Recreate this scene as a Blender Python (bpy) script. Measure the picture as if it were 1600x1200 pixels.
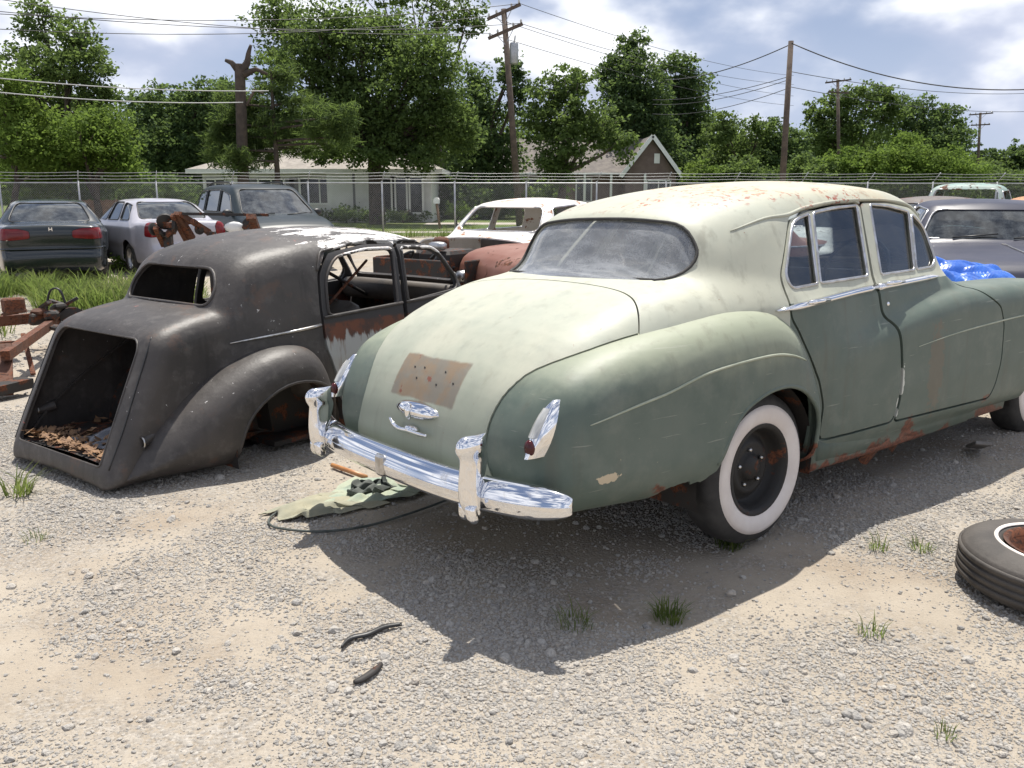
import bpy, math, random
import numpy as np
for o in list(bpy.data.objects): bpy.data.objects.remove(o, do_unlink=True)
scene = bpy.context.scene
COL = scene.collection
R = math.radians
rng = np.random.default_rng(7)

# ------------------------------------------------------------------ camera
CAM_H = 1.6
PITCH = math.atan((600-297)/1350.0)
camd = bpy.data.cameras.new('camera')
camd.sensor_width = 36.0; camd.lens = 36.0*1350/1600
camd.clip_start = 0.05; camd.clip_end = 3000
cam = bpy.data.objects.new('camera', camd); COL.objects.link(cam)
cam.location = (0, 0, CAM_H); cam.rotation_euler = (math.pi/2-PITCH, 0, 0)
scene.camera = cam
scene.render.resolution_x = 1024; scene.render.resolution_y = 768

# ------------------------------------------------------------------ light
SUN_DIR = np.array([.055, .365, 1.0]); SUN_DIR /= np.linalg.norm(SUN_DIR)      # towards the sun
SUN_EL = math.asin(SUN_DIR[2]); SUN_AZ = math.atan2(SUN_DIR[0], SUN_DIR[1])
world = bpy.data.worlds.new('World'); scene.world = world; world.use_nodes = True
sund = bpy.data.lights.new('sun', 'SUN'); sund.energy = 5.0; sund.angle = R(.53); sund.color = (1, .95, .87)
sun = bpy.data.objects.new('sun', sund); COL.objects.link(sun)
sun.rotation_euler = (math.pi/2-SUN_EL, 0, math.pi-SUN_AZ); sun.location = (5, 15, 30)
vs = scene.view_settings
vs.view_transform = 'Standard'; vs.look = 'None'; vs.exposure = 0.42; vs.gamma = 1

class NT:
    """terse node-tree builder"""
    def __init__(s, tree): s.t = tree; s.n = tree.nodes; s.l = tree.links
    def add(s, typ, ins=None, **kw):
        n = s.n.new(typ)
        for k, v in kw.items(): setattr(n, k, v)
        for k, v in (ins or {}).items():
            if isinstance(v, bpy.types.NodeSocket): s.l.new(v, n.inputs[k])
            else: n.inputs[k].default_value = v
        return n
    def math(s, op, a, b=0.0, c=0.0, clamp=False):
        n = s.n.new('ShaderNodeMath'); n.operation = op; n.use_clamp = clamp
        for i, v in enumerate((a, b, c)):
            if isinstance(v, bpy.types.NodeSocket): s.l.new(v, n.inputs[i])
            else: n.inputs[i].default_value = v
        return n.outputs[0]
    def mix(s, fac, a, b, mode='MIX'):
        n = s.n.new('ShaderNodeMix'); n.data_type = 'RGBA'; n.blend_type = mode; n.clamp_factor = True
        for k, v in ((0, fac), (6, a), (7, b)):
            if isinstance(v, bpy.types.NodeSocket): s.l.new(v, n.inputs[k])
            else: n.inputs[k].default_value = v if k == 0 else tuple(v)+((1,) if len(v) == 3 else ())
        return n.outputs[2]
    def noise(s, vec, scale, detail=4, rough=.55, dist=0):
        n = s.n.new('ShaderNodeTexNoise'); n.inputs['Scale'].default_value = scale; n.inputs['Detail'].default_value = detail
        n.inputs['Roughness'].default_value = rough; n.inputs['Distortion'].default_value = dist
        if vec is not None: s.l.new(vec, n.inputs['Vector'])
        return n.outputs['Fac']
    def ramp(s, fac, lo, hi):                       # smooth 0..1 between lo and hi
        n = s.n.new('ShaderNodeMapRange'); n.interpolation_type = 'SMOOTHSTEP'; n.clamp = True
        s.l.new(fac, n.inputs[0]); n.inputs[1].default_value = lo; n.inputs[2].default_value = hi
        return n.outputs[0]
    def bump(s, h, strength=.3, dist=.01):
        n = s.n.new('ShaderNodeBump'); n.inputs['Strength'].default_value = strength; n.inputs['Distance'].default_value = dist
        s.l.new(h, n.inputs['Height']); return n.outputs[0]

# sky with broken cumulus
w = NT(world.node_tree); w.n.clear()
sky = w.add('ShaderNodeTexSky', sky_type='NISHITA', sun_disc=False, sun_elevation=SUN_EL, sun_rotation=SUN_AZ,
            altitude=300, air_density=1.0, dust_density=.6, ozone_density=2.5)
tc = w.add('ShaderNodeTexCoord')
mp = w.add('ShaderNodeMapping', {'Vector': tc.outputs['Generated'], 'Scale': (1, 1, 1.9), 'Location': (.31, .2, .05)})
mp2 = w.add('ShaderNodeMapping', {'Vector': tc.outputs['Generated'], 'Scale': (1, 1, 1.9), 'Location': (.31, .2, .115)})
c1 = w.noise(mp.outputs[0], 3.6, 6, .47)
c2 = w.noise(mp2.outputs[0], 3.6, 6, .47)
cov = w.ramp(c1, .40, .58)
core = w.ramp(w.math('ADD', w.math('SUBTRACT', c1, c2), w.math('MULTIPLY', c1, .5)), .17, .38)
skyc = w.mix(.45, sky.outputs[0], (5.4, 7.0, 11.2))
hz = w.add('ShaderNodeSeparateXYZ', {0: tc.outputs['Generated']}).outputs[2]
skyc = w.mix(w.math('SUBTRACT', .75, w.ramp(hz, -.02, .42), clamp=True), skyc, (9.4, 10.6, 13.6))
cloud = w.mix(core, (9.4, 10.2, 12.8), (19.0, 19.2, 19.8))
full = w.mix(w.math('MULTIPLY', cov, .92), skyc, cloud)
bg = w.add('ShaderNodeBackground', {'Color': full, 'Strength': .050})
w.l.new(bg.outputs[0], w.add('ShaderNodeOutputWorld').inputs[0])

# ------------------------------------------------------------------ materials
MATS = {}
def newmat(name):
    m = bpy.data.materials.new(name); m.use_nodes = True; t = NT(m.node_tree); t.n.clear(); MATS[name] = m
    t.out = t.add('ShaderNodeOutputMaterial'); t.obj = t.add('ShaderNodeTexCoord').outputs['Object']
    return m, t
def principled(t, col, rough=.6, metal=0.0, normal=None, spec=.5, coat=0.0, link=True):
    ins = {'Base Color': col if isinstance(col, bpy.types.NodeSocket) else tuple(col)+(1,), 'Roughness': rough, 'Metallic': metal, 'Specular IOR Level': spec, 'Coat Weight': coat}
    p = t.add('ShaderNodeBsdfPrincipled', ins)
    if normal is not None: t.l.new(normal, p.inputs['Normal'])
    if link: t.l.new(p.outputs[0], t.out.inputs[0])
    return p
def simple(name, c1, c2=None, scale=6, rough=.6, metal=0, bump=0, bscale=40, spec=.5, lo=.35, hi=.65, coat=0):
    m, t = newmat(name)
    c2 = c2 or tuple(v*.8 for v in c1)
    col = t.mix(t.ramp(t.noise(t.obj, scale, 5), lo, hi), c1, c2)
    nrm = t.bump(t.noise(t.obj, bscale, 4), bump) if bump else None
    principled(t, col, rough, metal, nrm, spec, coat)
    return m
def rusty(name, base, rust_amount=.5, rough=.6, scale=5, base2=None, spec=.4, metal=0, rust=(.16, .055, .025), dark=(.05, .022, .014), bump=.15):
    """paint that has partly gone to rust"""
    m, t = newmat(name)
    n1 = t.noise(t.obj, scale, 8, .62); n2 = t.noise(t.obj, scale*7, 4)
    k = t.math('ADD', t.math('MULTIPLY', n1, .75), t.math('MULTIPLY', n2, .25))
    th = .68-.36*rust_amount
    msk = t.ramp(k, th-.02, th+.03)
    rc = t.mix(t.ramp(n2, .4, .65), rust, dark)
    bc = t.mix(t.ramp(t.noise(t.obj, scale*.6, 4), .35, .65), base, base2 or tuple(v*.82 for v in base))
    col = t.mix(msk, bc, rc)
    rg = t.math('ADD', t.math('MULTIPLY', msk, .9-rough), rough)
    p = principled(t, col, .5, metal, t.bump(k, bump, .01), spec); t.l.new(rg, p.inputs['Roughness'])
    return m

simple('rubber', (.028, .027, .026), (.05, .048, .045), 9, .8, bump=.15, bscale=60)
simple('black_plastic', (.012, .012, .013), (.02, .02, .02), 9, .45)
simple('dark_interior', (.02, .019, .018), (.035, .03, .026), 6, .8)
simple('leather_worn', (.045, .04, .036), (.09, .075, .06), 5, .6)
rusty('rust_metal', (.13, .055, .032), .55, .8, 7, (.09, .045, .03))
rusty('dark_steel', (.03, .027, .025), .42, .65, 9)
simple('whitewall_rubber', (.62, .56, .52), (.70, .65, .61), 7, .6, lo=.3, hi=.7)
m, t = newmat('chrome')
n = t.noise(t.obj, 22, 5); n2 = t.noise(t.obj, 120, 3)
principled(t, t.mix(t.ramp(n, .55, .8), (.80, .80, .81), (.62, .58, .53)), .07, 1.0)
t_p = [x for x in t.n if x.type == 'BSDF_PRINCIPLED'][0]
t.l.new(t.math('ADD', t.math('MULTIPLY', t.ramp(n, .5, .8), .16), .06), t_p.inputs['Roughness'])
simple('chrome_dull', (.62, .62, .63), (.45, .43, .40), 18, .28, 1.0)
simple('red_lens', (.20, .010, .012), (.14, .006, .008), 9, .15)
simple('red_lens_dark', (.07, .006, .008), (.045, .004, .005), 9, .15)
simple('swage_highlight', (.42, .44, .34), (.30, .33, .25), 8, .5)  # pale bead colour paints in the highlight along the swage ridges
simple('clear_lens', (.55, .55, .53), (.42, .42, .40), 9, .12, .3)
simple('aluminium', (.5, .5, .5), (.38, .38, .38), 9, .4, 1.0)

def glass(name, tint=(.72, .76, .76), dust=.2, dustcol=(.42, .42, .40), streak=None, rough=.02, film=0.0):
    m, t = newmat(name)
    tr = t.add('ShaderNodeBsdfTransparent', {'Color': tuple(tint)+(1,)})
    gl = t.add('ShaderNodeBsdfGlossy', {'Color': (1, 1, 1, 1), 'Roughness': rough})
    fr = t.add('ShaderNodeFresnel', {'IOR': 1.5})
    mx = t.add('ShaderNodeMixShader', {0: t.math('MULTIPLY', fr.outputs[0], 1.5, clamp=True), 1: tr.outputs[0], 2: gl.outputs[0]})
    df = t.add('ShaderNodeBsdfDiffuse', {'Color': tuple(dustcol)+(1,)})
    mpn = t.add('ShaderNodeMapping', {'Vector': t.obj, 'Scale': streak or (1, 1, 1)})
    nn = t.ramp(t.noise(mpn.outputs[0], 7, 7, .65), .3, .75)
    fine = t.ramp(t.noise(t.obj, 160, 2), .35, .7)
    d = t.math('MULTIPLY', t.math('ADD', t.math('MULTIPLY', nn, .8), t.math('MULTIPLY', fine, .3)), dust*1.6, clamp=True); d = t.math('ADD', d, film, clamp=True)
    m2 = t.add('ShaderNodeMixShader', {0: d, 1: mx.outputs[0], 2: df.outputs[0]})
    t.l.new(m2.outputs[0], t.out.inputs[0]); return m
glass('glass_dusty', (.88, .90, .92), .20, (.54, .56, .58), (3.0, .55, .55), film=.20)
glass('glass_side', (.80, .84, .84), .05)
glass('glass_modern', (.09, .12, .13), .12, (.40, .44, .46))
glass('glass_clear', (.6, .66, .66), .05)

# ------------------------------------------------------------------ mesh library
def smax(a, b, k):
    h = np.maximum(k-np.abs(a-b), 0)/k
    return np.maximum(a, b)+h*h*k*.25
def smin(a, b, k): return -smax(-a, -b, k)
def catmull(pts, n=6, closed=False):
    P = np.asarray(pts, float); m = len(P); out = []
    rngi = range(m) if closed else range(m-1)
    for i in rngi:
        if closed: p0, p1, p2, p3 = P[(i-1) % m], P[i], P[(i+1) % m], P[(i+2) % m]
        else: p0, p1, p2, p3 = P[max(i-1, 0)], P[i], P[i+1], P[min(i+2, m-1)]
        for j in range(n):
            u = j/n
            out.append(.5*((2*p1)+(-p0+p2)*u+(2*p0-5*p1+4*p2-p3)*u*u+(-p0+3*p1-3*p2+p3)*u**3))
    if not closed: out.append(P[-1])
    return np.array(out)
def rounded(pts, r, n=5):
    """polygon with rounded corners; r a number or one per corner"""
    P = np.asarray(pts, float); m = len(P); out = []
    rs = [r]*m if np.isscalar(r) else r
    for i in range(m):
        a, b, c = P[i-1], P[i], P[(i+1) % m]
        u = a-b; v = c-b; lu = np.linalg.norm(u); lv = np.linalg.norm(v)
        d = min(rs[i], lu*.49, lv*.49)
        p, q = b+u/lu*d, b+v/lv*d
        for j in range(n+1):
            s = j/n; out.append((1-s)**2*p+2*s*(1-s)*b+s*s*q)
    return np.array(out)
def poly_sdf_exact(P):
    P = np.asarray(P, float); Q = np.roll(P, -1, 0)
    def f(x, y):
        x, y = np.broadcast_arrays(np.asarray(x, float), np.asarray(y, float))
        d = np.full(x.shape, 1e9); sgn = np.ones(x.shape)
        for (ax, ay), (bx, by) in zip(P, Q):
            ex, ey = bx-ax, by-ay; L = ex*ex+ey*ey
            if L < 1e-12: continue
            wx, wy = x-ax, y-ay
            tt = np.clip((wx*ex+wy*ey)/L, 0, 1)
            d = np.minimum(d, (wx-ex*tt)**2+(wy-ey*tt)**2)
            c = ((ay <= y) & (by > y) & (ex*wy-ey*wx > 0)) | ((ay > y) & (by <= y) & (ex*wy-ey*wx < 0))
            sgn = np.where(c, -sgn, sgn)
        return sgn*np.sqrt(d)
    return f
def poly_sdf(P, mar=.25):
    """signed distance to a polygon, tabulated once and looked up bilinearly"""
    P = np.asarray(P, float); ex = poly_sdf_exact(P); lo, hi = P.min(0)-mar, P.max(0)+mar
    st = max((hi-lo).max()/420, .004); n = np.ceil((hi-lo)/st).astype(int)+1
    gx_, gy_ = lo[0]+st*np.arange(n[0]), lo[1]+st*np.arange(n[1])
    T = ex(gx_[:, None], gy_[None, :])
    def f(x, y):
        x, y = np.broadcast_arrays(np.asarray(x, float), np.asarray(y, float))
        cx, cy = np.clip(x, gx_[0], gx_[-1]-1e-9), np.clip(y, gy_[0], gy_[-1]-1e-9)
        u, v = (cx-lo[0])/st, (cy-lo[1])/st; i, j = np.minimum(u.astype(int), n[0]-2), np.minimum(v.astype(int), n[1]-2); a, b = u-i, v-j
        r = (T[i, j]*(1-b)+T[i, j+1]*b)*(1-a)+(T[i+1, j]*(1-b)+T[i+1, j+1]*b)*a
        return r+np.hypot(x-cx, y-cy)
    return f
def ip(x, tab):
    tab = np.asarray(tab, float); return np.interp(x, tab[:, 0], tab[:, 1])
class M:
    def __init__(s, V, F): s.V = np.asarray(V, float).reshape(-1, 3); s.F = [list(f) for f in F]
    def copy(s): return M(s.V.copy(), s.F)
    def compact(s):
        used = np.zeros(len(s.V), bool)
        for f in s.F: used[f] = True
        idx = np.cumsum(used)-1
        return M(s.V[used], [[int(idx[i]) for i in f] for f in s.F])
    def __add__(a, b):
        k = len(a.V); return M(np.vstack([a.V, b.V]), a.F+[[i+k for i in f] for f in b.F])
    def tf(s, loc=(0, 0, 0), rz=0, ry=0, rx=0, sc=1.0):
        V = s.V*np.asarray(sc, float)
        for ang, (i, j) in ((rx, (1, 2)), (ry, (2, 0)), (rz, (0, 1))):
            if ang:
                c, q = math.cos(ang), math.sin(ang); a, b = V[:, i].copy(), V[:, j].copy()
                V[:, i] = a*c-b*q; V[:, j] = a*q+b*c
        return M(V+np.asarray(loc, float), s.F)
    def mirror(s): return M(s.V*[1, -1, 1], [f[::-1] for f in s.F])
def nets(f, lo, hi, h, newton=2):
    ax = [np.arange(lo[i], hi[i]+h, h) for i in range(3)]
    X, Y, Z = np.meshgrid(*ax, indexing='ij', sparse=True)
    v = np.broadcast_to(f(X, Y, Z), (len(ax[0]), len(ax[1]), len(ax[2])))
    s = v < 0
    cnt = sum(s[dx:s.shape[0]-1+dx, dy:s.shape[1]-1+dy, dz:s.shape[2]-1+dz].astype(np.int8) for dx in (0, 1) for dy in (0, 1) for dz in (0, 1))
    mask = (cnt > 0) & (cnt < 8)
    idx = np.full(mask.shape, -1, np.int64); I = np.argwhere(mask); idx[mask] = np.arange(len(I))
    acc = np.zeros((len(I), 3)); num = np.zeros(len(I))
    cv = {(a, b, c): v[I[:, 0]+a, I[:, 1]+b, I[:, 2]+c] for a in (0, 1) for b in (0, 1) for c in (0, 1)}
    for a in cv:
        for d in range(3):
            if a[d] == 0:
                b = list(a); b[d] = 1; va, vb = cv[a], cv[tuple(b)]
                cr = (va < 0) != (vb < 0)
                tt = np.where(cr, va/np.where(cr, va-vb, 1), 0)
                p = np.tile(np.array(a, float), (len(I), 1)); p[:, d] += tt
                acc += p*cr[:, None]; num += cr
    V = (I+acc/num[:, None])*h+np.array(lo)
    Fs = []
    for d in range(3):
        sl0 = [slice(None)]*3; sl1 = [slice(None)]*3; sl0[d] = slice(0, -1); sl1[d] = slice(1, None)
        e = s[tuple(sl0)] != s[tuple(sl1)]
        E = np.argwhere(e); o1, o2 = (d+1) % 3, (d+2) % 3
        ok = (E[:, o1] > 0) & (E[:, o2] > 0) & (E[:, o1] < mask.shape[o1]) & (E[:, o2] < mask.shape[o2]) & (E[:, d] < mask.shape[d])
        E = E[ok]; q = []
        for a, b in ((1, 1), (0, 1), (0, 0), (1, 0)):
            c = E.copy(); c[:, o1] -= a; c[:, o2] -= b; q.append(idx[c[:, 0], c[:, 1], c[:, 2]])
        q = np.stack(q, 1); neg = s[E[:, 0], E[:, 1], E[:, 2]]
        q[~neg] = q[~neg][:, ::-1]; Fs.append(q)
    F = np.vstack(Fs); F = F[(F >= 0).all(1)]
    for _ in range(newton):
        e = 2e-3; fx = f(V[:, 0], V[:, 1], V[:, 2])
        g = np.stack([(f(V[:, 0]+e*(i == 0), V[:, 1]+e*(i == 1), V[:, 2]+e*(i == 2))-fx)/e for i in range(3)], 1)
        st = g*(fx/np.maximum((g*g).sum(1), .05))[:, None]
        ln = np.linalg.norm(st, axis=1); st *= (np.minimum(ln, h*.6)/np.maximum(ln, 1e-9))[:, None]
        V = V-st
    return M(V, F.tolist())
def clip(m, val):
    """keep the part of the mesh where val > 0, cut cleanly along val = 0"""
    V = m.V; pos = val > 0; newV = []; cache = {}; F = []; base = len(V)
    for f in m.F:
        p = [pos[i] for i in f]
        if all(p): F.append(f); continue
        if not any(p): continue
        out = []; k = len(f)
        for a in range(k):
            i, j = f[a], f[(a+1) % k]
            if pos[i]: out.append(i)
            if pos[i] != pos[j]:
                key = (i, j) if i < j else (j, i)
                if key not in cache:
                    a_, b_ = key; tt = val[a_]/(val[a_]-val[b_])
                    newV.append(V[a_]+(V[b_]-V[a_])*tt); cache[key] = base+len(newV)-1
                out.append(cache[key])
        if len(out) >= 3: F.append(out)
    return M(np.vstack([V, np.array(newV).reshape(-1, 3)]), F).compact() if F else M(np.zeros((0, 3)), [])
def split(m, fn, gap=0.0):
    """(inside, outside) of fn(V) < 0, a gap wide apart"""
    v = fn(m.V); inside = clip(m, -v-gap/2); v = fn(m.V); return inside, clip(m, v-gap/2)
def vnormals(m):
    """area weighted vertex normals (slivers along a cut do not upset them)"""
    N = np.zeros_like(m.V); by = {}
    for f in m.F: by.setdefault(len(f), []).append(f)
    for k, fs in by.items():
        A = np.array(fs); P = m.V[A]; n = np.zeros((len(A), 3))
        for q in range(1, k-1): n += np.cross(P[:, q]-P[:, 0], P[:, q+1]-P[:, 0])
        for q in range(k): np.add.at(N, A[:, q], n)
    return N/np.maximum(np.linalg.norm(N, axis=1), 1e-12)[:, None]
def thicken(m, th):
    """sheet given thickness inwards; returns mesh and per-vertex normals, rim vertices kept apart"""
    N = vnormals(m); n = len(m.V); cnt = {}
    for f in m.F:
        for a in range(len(f)):
            i, j = f[a], f[(a+1) % len(f)]; cnt[(i, j)] = cnt.get((i, j), 0)+1
    edge = [(i, j) for (i, j) in cnt if (j, i) not in cnt]
    In = m.V-N*th; V = [m.V, In]; NN = [N, -N]; F = m.F+[[i+n for i in f[::-1]] for f in m.F]
    if edge:
        E = np.array(edge); a, b = m.V[E[:, 0]], m.V[E[:, 1]]; c, d = In[E[:, 1]], In[E[:, 0]]
        rn = np.cross(b-a, d-a); rn /= np.maximum(np.linalg.norm(rn, axis=1), 1e-9)[:, None]
        V.append(np.stack([b, a, d, c], 1).reshape(-1, 3)); NN.append(np.repeat(-rn, 4, 0)); k = 2*n+np.arange(len(E))*4
        F = F+np.stack([k, k+1, k+2, k+3], 1).tolist()
    return M(np.vstack(V), F), np.vstack(NN)
def offset(m, d): return M(m.V+vnormals(m)*d, m.F)
def tube(path, r, n=6, closed=False, cap=True):
    P = np.asarray(path, float); m = len(P); rr = np.full(m, r) if np.isscalar(r) else np.asarray(r)
    T = np.roll(P, -1, 0)-np.roll(P, 1, 0)
    if not closed: T[0] = P[1]-P[0]; T[-1] = P[-1]-P[-2]
    T /= np.maximum(np.linalg.norm(T, axis=1), 1e-9)[:, None]
    up = np.array([0, 0, 1.]) if abs(T[0][2]) < .9 else np.array([1., 0, 0])
    u = np.cross(T[0], up); u /= np.linalg.norm(u); V = []; 
    for i in range(m):
        u = u-T[i]*np.dot(u, T[i]); u /= np.linalg.norm(u); v = np.cross(T[i], u)
        for j in range(n):
            a = 2*math.pi*j/n; V.append(P[i]+rr[i]*(u*math.cos(a)+v*math.sin(a)))
    F = []
    for i in range(m if closed else m-1):
        k = (i+1) % m
        for j in range(n): F.append([i*n+j, i*n+(j+1) % n, k*n+(j+1) % n, k*n+j])
    if cap and not closed: F += [list(range(n))[::-1], [(m-1)*n+j for j in range(n)]]
    return M(V, F)
def loft(secs, cap=True, closed=True):
    S = np.asarray(secs, float); m, n = S.shape[:2]; F = []
    for i in range(m-1):
        for j in range(n if closed else n-1):
            k = (j+1) % n; F.append([i*n+j, i*n+k, (i+1)*n+k, (i+1)*n+j])
    if cap: F += [list(range(n))[::-1], [(m-1)*n+j for j in range(n)]]
    return M(S.reshape(-1, 3), F)
def lathe(prof, n=40, closed=False):
    """profile of (radius, y) turned about the y axis"""
    P = np.asarray(prof, float); V = []; m = len(P); F = []
    for i in range(n):
        a = 2*math.pi*i/n
        for r_, y_ in P: V.append((r_*math.cos(a), y_, r_*math.sin(a)))
    for i in range(n):
        k = (i+1) % n
        for j in range(m if closed else m-1):
            l = (j+1) % m; F.append([i*m+j, i*m+l, k*m+l, k*m+j])
    return M(V, F)
def box(cx, cy, cz, sx, sy, sz, bev=0.0):
    if bev <= 0:
        V = [(cx+a*sx/2, cy+b*sy/2, cz+c*sz/2) for a in (-1, 1) for b in (-1, 1) for c in (-1, 1)]
        return M(V, [[0, 1, 3, 2], [4, 6, 7, 5], [0, 4, 5, 1], [2, 3, 7, 6], [0, 2, 6, 4], [1, 5, 7, 3]])
    hx, hy, hz = sx/2, sy/2, sz/2; S = []
    def ring(z, i): return [(cx+a, cy+b, cz+z) for a, b in ((-hx+i, -hy+i+bev), (-hx+i+bev, -hy+i), (hx-i-bev, -hy+i), (hx-i, -hy+i+bev), (hx-i, hy-i-bev), (hx-i-bev, hy-i), (-hx+i+bev, hy-i), (-hx+i, hy-i-bev))]
    return loft([ring(-hz, bev*.7), ring(-hz+bev, 0), ring(hz-bev, 0), ring(hz, bev*.7)])
def beam(a, b, wd, ht):
    a, b = np.asarray(a, float), np.asarray(b, float); d = b-a; d /= np.linalg.norm(d)
    up = np.array([0, 0, 1.]) if abs(d[2]) < .95 else np.array([1., 0, 0])
    s_ = np.cross(d, up); s_ /= np.linalg.norm(s_); u = np.cross(s_, d)
    q = lambda p: [p-s_*wd/2-u*ht/2, p+s_*wd/2-u*ht/2, p+s_*wd/2+u*ht/2, p-s_*wd/2+u*ht/2]
    return loft([q(a), q(b)])
def grid_from(fn, nu, nv):
    V = [fn(i/(nu-1), j/(nv-1)) for i in range(nu) for j in range(nv)]
    return M(V, [[i*nv+j, (i+1)*nv+j, (i+1)*nv+j+1, i*nv+j+1] for i in range(nu-1) for j in range(nv-1)])
def disc(c, r, n=16, axis=1):
    V = []
    for i in range(n):
        a = 2*math.pi*i/n; p = [0, 0, 0]; p[(axis+1) % 3] = r*math.cos(a); p[(axis+2) % 3] = r*math.sin(a); V.append(np.array(p)+c)
    return M(V, [list(range(n))])
def blob(c, r, nu=10, nv=14, sq=1.0):
    r = np.broadcast_to(np.asarray(r, float), (3,)); secs = []
    for i in range(nu+1):
        a = -math.pi/2+math.pi*(i+.02 if i == 0 else i-.02 if i == nu else i)/nu
        sp = lambda v: math.copysign(abs(v)**sq, v)
        secs.append([(c[0]+r[0]*sp(math.cos(a))*sp(math.cos(b)), c[1]+r[1]*sp(math.cos(a))*sp(math.sin(b)), c[2]+r[2]*sp(math.sin(a))) for b in np.linspace(0, 2*math.pi, nv, endpoint=False)])
    return loft(secs)

# ------------------------------------------------------------------ objects
def obj(name, m, mat=None, parent=None, smooth=True, solid=0, sharp=None, kind=None, label=None):
    me = bpy.data.meshes.new(name); NN = None
    if solid: m, NN = thicken(m, solid)
    me.from_pydata(m.V.tolist(), [], m.F); me.update()
    if smooth: me.polygons.foreach_set('use_smooth', [True]*len(me.polygons))
    if NN is not None and smooth: me.normals_split_custom_set_from_vertices(NN.tolist())
    o = bpy.data.objects.new(name, me); COL.objects.link(o)
    if mat: me.materials.append(MATS[mat] if isinstance(mat, str) else mat)
    if parent: o.parent = parent
    if smooth and sharp is not None:
        try: me.set_sharp_from_angle(angle=R(sharp))
        except Exception: pass
    if kind: o['kind'] = kind
    if label: o['label'] = label
    return o
def thing(name, label, cat, loc=(0, 0, 0), rz=0, group=None, rot=None):
    o = bpy.data.objects.new(name, None); COL.objects.link(o); o.empty_display_size = .2
    o.location = loc; o.rotation_euler = rot if rot is not None else (0, 0, rz)
    tag(o, label, cat, group); return o
def tag(o, label, cat, group=None):
    o['label'] = label; o['category'] = cat
    if group: o['group'] = group
    return o
def pose_rot(head, pitch, roll):
    """heading clockwise from +Y, local x forward / y left; nose up pitch, roll left-side-down"""
    import mathutils
    a, p, r = R(head), R(pitch), R(roll)
    f = np.array([math.sin(a), math.cos(a), 0]); l = np.array([-math.cos(a), math.sin(a), 0]); u = np.array([0, 0, 1.])
    f2 = f*math.cos(p)+u*math.sin(p); u2 = u*math.cos(p)-f*math.sin(p)
    l2 = l*math.cos(r)-u2*math.sin(r); u3 = u2*math.cos(r)+l*math.sin(r)
    return mathutils.Matrix(np.stack([f2, l2, u3], 1).tolist()).to_euler()
def hit(f, p, d, far=4.0, n=400):
    """first point of surface f = 0 along a ray"""
    p = np.asarray(p, float); d = np.asarray(d, float)/np.linalg.norm(d)
    ts = np.linspace(0, far, n); q = p+ts[:, None]*d; v = f(q[:, 0], q[:, 1], q[:, 2])
    k = np.where((v[:-1] > 0) & (v[1:] <= 0))[0]
    if len(k) == 0: return None
    a, b = ts[k[0]], ts[k[0]+1]
    for _ in range(18):
        c = (a+b)/2; q = p+c*d
        if f(np.array([q[0]]), np.array([q[1]]), np.array([q[2]]))[0] > 0: a = c
        else: b = c
    return p+b*d
def on_side(f, pts, sgn=-1, out=0.0):
    """(x, z) points laid on the flank of a body"""
    r = []
    for x, z in pts:
        h_ = hit(f, (x, sgn*1.4, z), (0, -sgn, 0), 1.4)
        if h_ is not None: h_[1] += sgn*out; r.append(h_)
    return np.array(r)
def on_end(f, pts, sgn=-1, x0=-2.2, far=3.0, out=0.0):
    """(y, z) points laid on the rear (sgn -1) or front (+1) of a body"""
    r = []
    for y, z in pts:
        h_ = hit(f, (x0, y, z), (-sgn, 0, 0), far)
        if h_ is not None: h_[0] += sgn*out; r.append(h_)
    return np.array(r)

# ------------------------------------------------------------------ ground
def gh(x, y):
    """height of the yard: gentle ruts and dips near the camera"""
    k = np.clip((26-np.asarray(y, float))/12, 0, 1)
    return k*(.012*np.sin(x*.9+1.3)*np.cos(y*.7)+.010*np.sin(x*2.3+y*1.1)+.006*np.sin(x*4.1-y*3.3+.5)+.004*np.sin(x*7.7+y*6.1))-.012*k
m, t = newmat('gravel_ground')
geo = t.add('ShaderNodeNewGeometry'); pos = geo.outputs['Position']
big = t.noise(pos, .55, 5, .55); mid = t.noise(pos, 2.6, 6, .6); fine = t.noise(pos, 45, 5, .7); grit = t.noise(pos, 130, 3, .6)
vor = t.add('ShaderNodeTexVoronoi', {'Vector': pos, 'Scale': 75.0}); vd, vc = vor.outputs['Distance'], vor.outputs['Color']
sand = t.mix(t.ramp(mid, .35, .7), (.36, .315, .255), (.29, .245, .19))
stone = t.mix(t.add('ShaderNodeSeparateColor', {0: vc}).outputs[0], (.24, .225, .205), (.46, .43, .385))
pebb = t.math('MULTIPLY', t.ramp(t.math('ADD', t.math('MULTIPLY', big, .6), t.math('MULTIPLY', mid, .5)), .46, .64), t.ramp(fine, .38, .55))
col = t.mix(t.math('MULTIPLY', pebb, .9), sand, stone)
col = t.mix(t.math('MULTIPLY', t.ramp(t.noise(pos, .9, 5, .62), .50, .70), .62), col, (.26, .205, .15))
col = t.mix(t.math('MULTIPLY', t.ramp(grit, .5, .72), .35), col, (.22, .20, .18))
hgt = t.math('ADD', t.math('MULTIPLY', t.math('SUBTRACT', .6, vd), t.math('ADD', pebb, .15)), t.math('MULTIPLY', fine, .7))
principled(t, col, .95, 0, t.bump(hgt, .75, .012), .2)

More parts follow.
